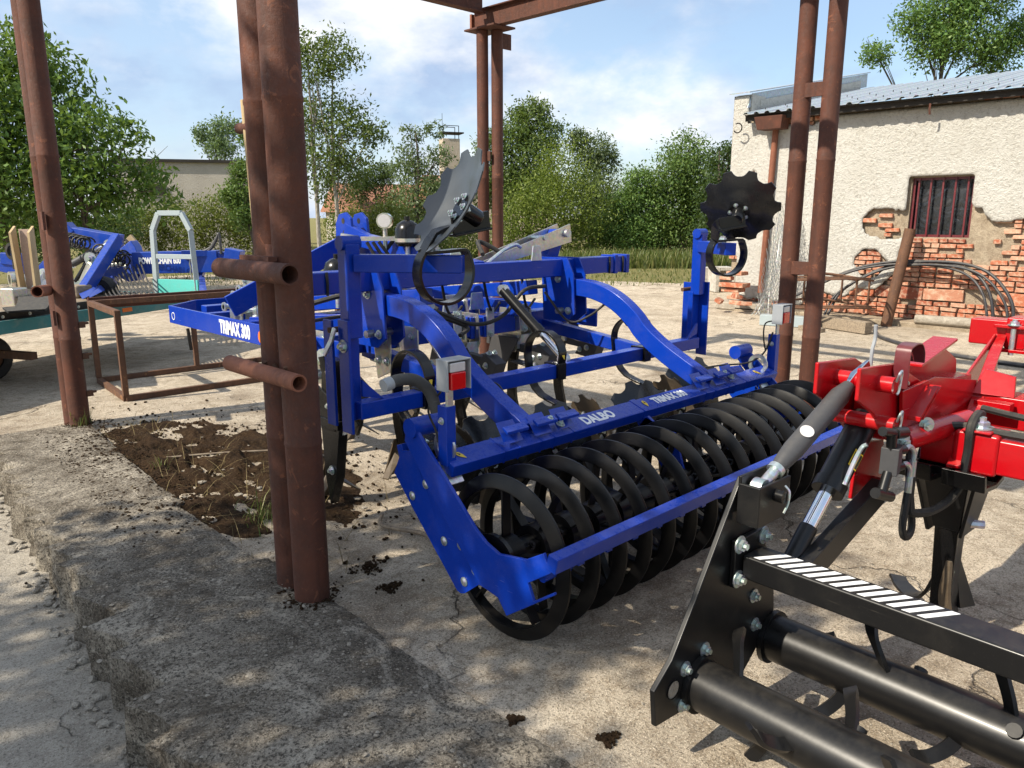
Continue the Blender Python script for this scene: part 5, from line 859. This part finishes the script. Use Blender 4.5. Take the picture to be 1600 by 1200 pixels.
hose(sb, [(2.975, .93, .81), (2.98, .93, .70), (3.0, .92, .66), (3.12, .88, .655), (3.24, .85, .71), (3.27, .84, .85), (3.27, .84, .96), (3.33, .84, 1.0), (3.42, .85, .985)], .0165, name='hydraulic_hose'); hose(sb, [(2.955, .93, .75), (2.94, .93, .62), (2.97, .925, .57), (3.02, .925, .60), (3.0, .94, .75), (3.02, .96, .86), (3.1, .98, .92)], .0145, name='hydraulic_hose')
hose(sb, [(3.05, 1.0, .90), (3.3, .92, .945), (3.32, .70, .945), (3.32, .3, .945), (3.34, -.6, .945)], .0165, name='hydraulic_hose'); hose(sb, [(3.60, .9, .97), (3.55, .7, .965), (3.5, .3, .96), (3.5, -.5, .955)], .014, name='hydraulic_hose')
# tine leg
tl = MB().prism([(3.33, .93, .76), (3.50, .93, .76), (3.52, .93, .60), (3.50, .93, .40), (3.50, .93, .22), (3.56, .93, .06), (3.44, .93, .10), (3.40, .93, .25), (3.40, .93, .45)], (0, -.055, 0)).build('tine_leg', 'black_satin', sb, .004)
for y0, y1 in ((1.02, .965), (.80, .855)): MB().prism([(3.26, y0, .78), (3.50, y0, .78), (3.50, y1, .48), (3.34, y1, .48)], (0, .014 if y0 > .9 else -.014, 0)).build('tine_cheek', 'black_satin', sb, .003)
MB().prism([(3.27, 1.0, .78), (3.27, .82, .78), (3.35, .855, .50), (3.35, .955, .50)], (.014, 0, 0)).build('tine_face', 'black_satin', sb, .003); MB().prism([(3.355, .95, .50), (3.355, .86, .50), (3.395, .87, .12), (3.395, .945, .12)], (.02, 0, 0)).build('tine_shin', 'black', sb, .003)
MB().ribbon(arc((3.38, 0, .76), (1, 0, 0), (0, 0, 1), .085, 0, 180, 10) , (0, 1, 0), .001, .001) if False else None
sd_ = MB()
for y, w in ((.99, .13), (.86, .05), (.80, .13)): sd_.sweep([(3.25 + (V(0, 0, 0)[0]), y + w / 2, .775), (3.25, y - w / 2, .775)], [(-.11, -.04), (-.09, .03), (0.06, .045), (.14, .03), (.16, -.06), (.14, -.06), (.12, .01), (.05, .025), (-.07, .012), (-.09, -.04)], (1, 0, 0))
sd_.build('saddle_clamp', 'black', sb, .004)
for (x, y, z, a) in ((3.38, .895, .55, 0), (3.39, .895, .38, 0), (3.40, .895, .30, 0)): bolts(sb, [(x + .02, y, z)], (-.5, -.85, 0), 1.2)
MB().tube([(3.42, .86, .52), (3.46, .80, .52)], .018, 8).build('shear_bolt', 'galv', sb)
MB().ribbon(smooth_path([(3.385, .905, .36), (3.385, .895, .20), (3.40, .87, .11), (3.48, .815, .055), (3.62, .75, .012)], 5), (.5, .85, 0), .075, .016).build('share_point', 'disc_brown', sb, .002)
MB().ribbon(smooth_path([(3.46, .94, .28), (3.46, .98, .16), (3.50, 1.04, .10), (3.58, 1.12, .09), (3.64, 1.17, .10)], 5), (1, 0, 0), .075, .014).build('share_wing', 'black_satin', sb, .002); MB().prism([(3.50, .90, .34), (3.58, .90, .30), (3.66, .84, .07), (3.52, .86, .10)], (.0, .014, 0)).build('share_shin', 'black_satin', sb, .002)
sb.rotation_euler.z = R(-2.0)
# ---------------------------------------------------------------- rusty stillage frame
sf = thing('stillage_frame', 'open rusty angle iron box frame standing on the concrete', 'metal frame', (2.42, 7.82, 0))
SX, SY = unit(V(1, -.035, 0)), unit(V(.085, 1, 0)); so = V(2.42, 7.80, 0)
def sp(a, b, z): return so + SX * a + SY * b + V(0, 0, z)
LX, LY, SH = 2.35, 1.12, .86
for z in (.03, SH):
    for p, q in (((0, 0), (LX, 0)), ((0, LY), (LX, LY)), ((0, 0), (0, LY)), ((LX, 0), (LX, LY))):
        if z > 1 or not (z == SH and p == (0, 0) and q == (LX, 0)): MB().bar(sp(*p, z), sp(*q, z), .05, .055).build('rail', 'rust_frame', sf, .002)
for a in (0, LX):
    for b in (0, LY): MB().bar(sp(a, b, .06), sp(a, b, SH + .025), .052, .052, tuple(SY)).build('upright', 'rust_frame', sf, .002)
MB().bar(sp(1.05, LY, .06), sp(1.05, LY, SH), .05, .05, tuple(SY)).build('upright', 'rust_frame', sf, .002); MB().bar(sp(.99, LY - .04, .25), sp(.97, LY - .04, .50), .03, .03).build('strap', 'dark_board', sf)
MB().bar(sp(-.0, LY + .10, SH - .01), sp(LX + .7, LY + .10, SH - .01), .04, .12).build('long_angle', 'rust', sf)

# ---------------------------------------------------------------- teal trailer
TX = unit(V(math.cos(R(28)), math.sin(R(28)), 0)); TY = V(-TX[1], TX[0], 0); T0 = V(4.20, 10.15, 0)   # near right corner
tr = thing('trailer', 'low teal flatbed trailer with plank deck and grey headboard frame', 'trailer', tuple(T0))
def tp(a, b, z): return T0 - TX * a + TY * b + V(0, 0, z)
MB().bar(tp(0, 0, .695), tp(4.6, 0, .695), .06, .13).build('side_beam', 'teal', tr, .006); MB().bar(tp(0, 2.1, .695), tp(4.6, 2.1, .695), .06, .13).build('side_beam', 'teal', tr, .006); MB().bar(tp(.03, .03, .695), tp(.03, 2.07, .695), .06, .13).build('end_beam', 'teal', tr, .004)
for i in range(14): MB().bar(tp(.1, .08 + i * .148, .745), tp(2.5, .08 + i * .148, .745), .138, .03).build('plank', 'wood_grey', tr, .003)
MB().bar(tp(2.5, 1.05, .745), tp(4.6, 1.05, .745), 2.04, .03).build('deck_sheet', 'dark_board', tr); MB().bar(tp(1.35, .06, .79), tp(4.6, .06, .79), .03, .10).build('rubber_edge', 'rubber', tr, .004); bolts(tr, [tp(1.6 + i * .3, .044, .79) for i in range(10)], tuple(-TY), .8)
MB().ribbon(arc(tp(3.75, -.04, .56), tuple(TX), (0, 0, 1), .09, 180, 360, 12), tuple(TY), .02, .02).build('lashing_ring', 'teal', tr); MB().box(tp(4.3, 0, .40), (.1, .1, .25), R(26)).build('support_leg', 'teal', tr); MB().box(tp(1.30, -.033, .695), (.14, .006, .045), R(26)).build('side_marker', 'orange_plastic', tr)
hb0 = .02
MB().bar(tp(.02, .0, .83), tp(.02, .72, .83), .03, .22).build('headboard', 'mint', tr, .004)
fr = [tp(0, .03, .64), tp(.02, .05, 1.58), tp(.02, .17, 1.80), tp(.02, .53, 1.80), tp(.02, .65, 1.58), tp(.02, .68, .64)]
for a, b in zip(fr[:-1], fr[1:]): MB().bar(a, b, .055, .065).build('guard_rail', 'grey_paint', tr, .004)
MB().bar(tp(.02, .06, 1.24), tp(.02, .66, 1.24), .04, .06).build('guard_rail', 'grey_paint', tr, .004)
for b in (.95, 1.75): w = MB().lathe([(-.09, .11), (-.09, .21), (-.06, .24), (.06, .24), (.09, .21), (.09, .11)], tp(2.3, b, .24), tuple(TY), 24).build('wheel', 'rubber', tr); MB().lathe([(-.07, 0), (-.07, .11), (.07, .11), (.07, 0)], tp(2.3, b, .24), tuple(TY), 20).build('rim', 'rust_frame', w)
MB().bar(tp(2.3, .3, .30), tp(2.3, 1.8, .30), .08, .08).build('axle', 'rust_frame', tr); MB().bar(tp(2.3, 1.3, .30), tp(2.3, 1.3, .64), .08, .08, tuple(TY)).build('axle_stand', 'rust_frame', tr)
for i, (a, b, lb) in enumerate([(.75, 1.0, 'brown stone block on the trailer deck by the mint headboard')]):
    m = MB(); m.prism([tp(a, b, .761), tp(a + .25, b, .761), tp(a + .27, b + .22, .761), tp(a + .02, b + .2, .761)], (0, 0, .16)).build('stone_block', 'wood_grey', None, .03, base=tuple(tp(a, b, .761)), label=lb, cat='block')
# plywood trough leaning up at the trailer's left
q = polar(-763, 9.9); wt = thing('plywood_trough', 'tall tan plywood trough standing upright left of the rusty post pair', 'trough', (q[0], q[1], .76)); b_ = BASE[wt.name]
ux, uy = RI, FH
MB().prism([b_ - ux * .08, b_ + ux * .08, b_ + ux * .09 + V(0, 0, .84), b_ - ux * .09 + V(0, 0, .84)], uy * .02).build('back_panel', 'plywood_inner', wt)
for s in (-1, 1): MB().prism([b_ + ux * .08 * s, b_ + ux * .08 * s - uy * .12, b_ + ux * (.10 * s) - uy * .14 + V(0, 0, .80), b_ + ux * .10 * s - uy * .03 + V(0, 0, .88)], ux * .03 * s).build('side_panel', 'wood_tan', wt)
# ---------------------------------------------------------------- blue chain harrow behind the trailer
h0 = polar(-560, 11.2); ch_ = thing('chain_harrow', 'folded blue chain harrow with coil tines and long drawbar behind the trailer', 'harrow', (h0[0], h0[1], 0))
HX = unit(RI + FH * .12); HY = V(-HX[1], HX[0], 0)
def hq(px, y, dd=0):  # point on the harrow's vertical plane from bearing and height row
    d = min(10.9, .93 * 1230 / max(60, y - 339)) + dd * .5; return polar(px - 800, d) + V(0, 0, CAM_H + (339 - y) * d / 1230)
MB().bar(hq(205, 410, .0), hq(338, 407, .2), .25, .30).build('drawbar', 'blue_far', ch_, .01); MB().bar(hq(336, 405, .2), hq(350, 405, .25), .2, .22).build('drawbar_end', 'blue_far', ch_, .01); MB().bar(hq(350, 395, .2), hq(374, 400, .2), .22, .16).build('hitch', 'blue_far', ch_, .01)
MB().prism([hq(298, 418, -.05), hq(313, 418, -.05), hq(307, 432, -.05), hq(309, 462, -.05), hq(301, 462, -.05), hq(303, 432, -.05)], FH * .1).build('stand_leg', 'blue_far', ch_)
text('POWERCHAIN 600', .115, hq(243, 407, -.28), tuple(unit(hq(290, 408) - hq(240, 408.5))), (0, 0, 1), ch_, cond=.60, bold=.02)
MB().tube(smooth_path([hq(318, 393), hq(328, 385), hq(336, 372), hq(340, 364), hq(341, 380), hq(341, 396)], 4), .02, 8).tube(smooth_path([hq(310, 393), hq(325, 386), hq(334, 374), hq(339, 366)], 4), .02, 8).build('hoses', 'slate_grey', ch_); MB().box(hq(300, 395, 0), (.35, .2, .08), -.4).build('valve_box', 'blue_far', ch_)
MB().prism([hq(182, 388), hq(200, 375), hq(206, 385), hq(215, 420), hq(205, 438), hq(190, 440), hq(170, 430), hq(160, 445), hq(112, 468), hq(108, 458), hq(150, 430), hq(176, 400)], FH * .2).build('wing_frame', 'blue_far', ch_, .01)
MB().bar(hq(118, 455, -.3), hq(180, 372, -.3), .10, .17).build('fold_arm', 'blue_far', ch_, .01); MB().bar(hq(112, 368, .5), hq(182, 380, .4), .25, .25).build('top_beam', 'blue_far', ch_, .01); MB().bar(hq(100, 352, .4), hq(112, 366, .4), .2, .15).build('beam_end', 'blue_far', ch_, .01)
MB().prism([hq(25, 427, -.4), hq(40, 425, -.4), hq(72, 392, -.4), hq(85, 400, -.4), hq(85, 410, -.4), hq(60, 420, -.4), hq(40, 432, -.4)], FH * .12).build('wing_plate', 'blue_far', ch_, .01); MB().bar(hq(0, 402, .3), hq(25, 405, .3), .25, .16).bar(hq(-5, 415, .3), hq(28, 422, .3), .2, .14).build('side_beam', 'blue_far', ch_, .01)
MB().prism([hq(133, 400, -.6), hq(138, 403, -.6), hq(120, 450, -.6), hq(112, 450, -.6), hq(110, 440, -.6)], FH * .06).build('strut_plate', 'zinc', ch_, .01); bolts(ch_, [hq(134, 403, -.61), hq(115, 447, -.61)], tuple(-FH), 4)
MB().prism([hq(36, 452, -.5), hq(46, 430, -.5), hq(56, 422, -.5), hq(68, 424, -.5), hq(62, 440, -.5), hq(60, 458, -.5)], FH * .10).build('side_casting', 'zinc', ch_, .015); bolts(ch_, [hq(53, 432, -.51), hq(50, 440, -.51), hq(44, 452, -.51), hq(57, 427, -.51)], tuple(-FH), 3.5)
cylinder(ch_, hq(104, 412, -.2), hq(165, 380, -.2), .05, .03, .6, 'slate_grey'); cylinder(ch_, hq(108, 440, -.2), hq(140, 395, -.2), .045, .028, .6)
rk = random.Random(5)
for i in range(11):      # coil spring tines
    px, y = (108 + i * 7, 372 + i * 1.6) if i < 5 else (160 + (i - 5) * 7, 392 + (i - 5) * 2.4 - (i % 2) * 3); c = hq(px, y, -.1); pts = [c + (RI * math.cos(k * .55) + V(0, 0, 1) * math.sin(k * .55)) * .075 + FH * (-.012 * k) for k in range(24)]; MB().tube(pts, .012, 6).build('coil_spring', 'rubber', ch_, smooth=60)
for i in range(12):
    a = hq(146 + i * 6, 444 - i * 3.2, -.2); e = hq(162 + i * 6.4, 470 - i * .6, -.5); MB().tube(smooth_path([a, a * .5 + e * .5 - V(0, 0, .05), e], 4), .011, 6).build('spring_tine', 'rubber', ch_, smooth=60)
for i in range(7): c = hq(150 + i * 6.5, 412 - (i % 3) * 2 + i * .6, -.25); MB().lathe([(-.02, .045), (.02, .045), (.02, .02), (-.02, .02)], c, tuple(RI), 14, True).build('tine_clamp', 'zinc', ch_, smooth=40)
for i in range(4): c = hq(8 + i * 10, 436 + i * 2, -.4); MB().lathe([(-.05, .11), (.05, .11), (.05, .07), (-.05, .07)], c, tuple(unit(RI + FH)), 20, True).build('crumbler_ring', 'rubber' if i % 2 else 'zinc', ch_)
MB().ribbon(smooth_path([hq(15, 455, -.6), hq(30, 452, -.6), hq(36, 470, -.6), hq(24, 486, -.6), hq(12, 480, -.6)], 4), tuple(FH), .3, .02).build('press_band', 'rubber', ch_); MB().box(hq(6, 464, -.5), (.2, .2, .22), .5).build('counterweight', 'zinc', ch_, .02)
MB().lathe([(-.08, .09), (-.08, .17), (-.05, .20), (.05, .20), (.08, .17), (.08, .09)], hq(146, 455, .6), tuple(FH), 24).build('support_wheel', 'rubber', ch_); MB().tube([hq(13, 385, 0), hq(13, 420, 0)], .03, 8).lathe([(-.03, .12), (.03, .12), (.03, .08), (-.03, .08)], hq(13, 392, 0), tuple(RI * .4 + FH), 18, True).build('depth_spindle', 'rubber', ch_)
MB().tube([hq(290, 398, -.2) - V(0, 0, .06 * k) + RI * .012 * (k % 2) for k in range(7)], .012, 6).build('chain', 'zinc', ch_)
MB().bar(hq(197, 370, .6), hq(216, 394, .6), .05, .12).build('wooden_stake', 'wood_tan', None, base=tuple(hq(216, 394, .6)), label='pale wooden stake leaning behind the folded blue harrow', cat='stake')

# ---------------------------------------------------------------- clutter along the stucco wall
mr = thing('wire_mesh', 'loose roll of grey chain link mesh propped at the wall corner', 'wire mesh', (13.3, 6.75, 0)); rn = random.Random(3); wm = MB()
def mesh_pt(u, v, k): return V(13.25 - .12 * k - .25 * (1 - v) + .08 * math.sin(u * 9 + k), 6.35 + u * .62 * (1 - .45 * v) + .18 * v * .5 - .1 * k, 2.0 * v * (.9 + .1 * math.sin(u * 5 + k * 2)))
for k in range(2):
    for s in (1, -1):
        for i in range(-13, 15):
            pts = []
            for t_ in range(0, 25):
                v = t_ / 24; u = i / 14 + s * v * .9 + (0 if s > 0 else .0)
                if 0 <= u <= 1: pts.append(mesh_pt(u, v, k) + V(.01 * math.sin(t_ * 3.1), .012 * math.sin(t_ * 3.14 + i), 0))
            if len(pts) > 2: wm.tube(pts, .0045, 4, False)
wm.build('wires', 'wire', mr, smooth=60)
pp = thing('steel_pipe', 'rusty dark steel pipe leaning on the wall below the barred window', 'pipe', (13.15, 4.62, 0)); MB().pipe((13.15, 4.64, .0), (13.38, 4.50, 1.56), .085, .07, 18).build('shaft', 'rust_frame', pp)
rf = thing('rebar_spool', 'rusty round bar spool frame lying on blocks before the wall', 'wire spool', (12.5, 5.35, 0)); c0 = V(12.5, 5.35, .0); rr_ = MB()
for z, r in ((.34, .72), (.36, .66), (.78, .66), (.80, .60)): rr_.tube([c0 + V(math.cos(a) * r * .8, math.sin(a) * r, z + .03 * math.sin(a * 2)) for a in np.linspace(0, 6.28, 37)], .016, 6)
for a in np.linspace(0, 6.28, 7)[:-1]: p = c0 + V(math.cos(a) * .5, math.sin(a) * .62, 0); rr_.tube([p + V(0, 0, .34), p + V(0, 0, .80)], .018, 6); rr_.tube([c0 + V(0, 0, .79), p + V(0, 0, .79)], .016, 6)
rr_.build('ring_bars', 'rust_frame', rf, smooth=60)
for i, (x, y, z, l, w, h, a, mt, nm, lb) in enumerate([(12.15, 4.95, .10, 1.0, .16, .18, 1.25, 'wood_grey', 'timber_block', 'weathered timber block under the rusty spool frame'), (12.0, 5.75, .09, .9, .2, .17, 1.9, 'grey_paint', 'timber_block', 'pale painted board under the left side of rusty spool'), (11.75, 5.25, .035, .42, .12, .07, 1.35, 'wood_grey', 'timber_offcut', 'short wooden offcut on the concrete before the spool'), (12.55, 4.85, .30, .30, .14, .08, 1.5, 'brick', 'loose_brick', 'loose red brick lying on the timber under the spool')]):
    MB().box((x, y, z), (l, w, h), a).build(nm, mt, None, .008, base=(x, y, 0), label=lb, cat='brick' if mt == 'brick' else 'timber')
hp_ = [[(12.9, 6.1, .42), (13.35, 5.4, .85), (13.45, 4.8, 1.02), (13.5, 4.2, 1.05), (13.4, 3.6, .96), (13.25, 3.25, .66), (13.2, 3.1, .1)], [(13.0, 5.55, .12), (13.2, 5.4, .55), (13.45, 4.8, .95), (13.45, 4.0, 1.06), (13.35, 3.35, .95), (13.25, 2.95, .55), (13.2, 2.86, .1)]]
for pts, lb in zip(hp_, ['black plastic pipe arching over the bricks, inner loop', 'black plastic pipe arching over the bricks, outer loop']): po = thing('plastic_pipe', lb, 'pipe', pts[-1], 'black plastic pipes'); MB().tube(smooth_path(pts, 8), .024, 10).build('pipe_run', 'pvc_black', po, smooth=60); p2 = [V(p) + V(-.05, .06, -.05) for p in pts]; MB().tube(smooth_path(p2, 8), .02, 10).build('second_run', 'pvc_black', po, smooth=60)
cb2 = [(12.3, 4.5, .03), (11.6, 4.1, .03), (10.9, 3.2, .03), (10.6, 2.0, .03), (10.8, .8, .03)]; MB().tube(smooth_path(cb2, 8), .03, 8).build('cable', 'pvc_black', None, base=cb2[0], label='black cable lying across the concrete behind the red subsoiler', cat='cable')
for i, (x, y, z, a, t_, lb) in enumerate([(12.85, 7.55, .22, .3, .5, 'tilted loose brick at the eroded wall corner, leftmost'), (12.95, 7.25, .20, 1.4, 0, 'loose brick lying flat on the footing at the corner'), (13.05, 7.30, .30, .9, .2, 'loose brick on top of another at the wall corner'), (12.9, 7.05, .20, 2.2, .1, 'loose brick nearest the wire mesh at the corner'), (13.2, 7.62, .62, 1.5, .05, 'upper broken brick jutting from the eroded corner'), (12.5, 7.95, .05, .6, .1, 'single brick on the ground left of the footing')]):
    m = MB(); ax = np.array((Matrix.Rotation(a, 3, 'Z') @ Matrix.Rotation(t_, 3, 'X'))); m.box((x, y, z), (.25, .12, .07), 0, ax).build('loose_brick', 'brick', None, .006, base=(x, y, 0), label=lb, cat='brick', group='loose bricks at the corner')
st_ = MB().box((13.2, 7.45, .50), (.3, .5, .08)).box((13.25, 7.5, .40), (.28, .36, .07)).box((13.22, 7.42, .72), (.26, .32, .07)).build('corner_bricks', 'brick', bd, .01)
for (a, d, w, nm, lb) in [(312, 19.6, 1.0, 'white', 'white aerated concrete block stack left of the wall corner'), (338, 19.2, 1.0, 'grey', 'hollow grey concrete block by the wall corner')]:
    p = polar(a, d * .965); o = thing('concrete_block', lb, 'block', (p[0], p[1], 0), 'concrete blocks by the wall corner'); b = V(p[0], p[1], 0); rz = -YAW + .15
    o.rotation_euler.z = rz
    if nm == 'white': MB().box(b + V(0, 0, .14), (.62, .4, .27)).build('lower_block', 'block', o, .01); MB().box(b + V(0, 0, .42), (.62, .4, .27)).build('upper_block', 'block', o, .01)
    else: MB().box(b + V(-.28, 0, .3), (.10, .5, .58)).box(b + V(.30, 0, .3), (.36, .5, .58)).box(b + V(0, 0, .55), (.66, .48, .08)).box(b + V(0, .2, .3), (.6, .08, .56)).build('block_body', 'block', o, .01)
print('objects', len(bpy.data.objects), 'tris', sum(sum(len(p.vertices) - 2 for p in m.polygons) for m in bpy.data.meshes))
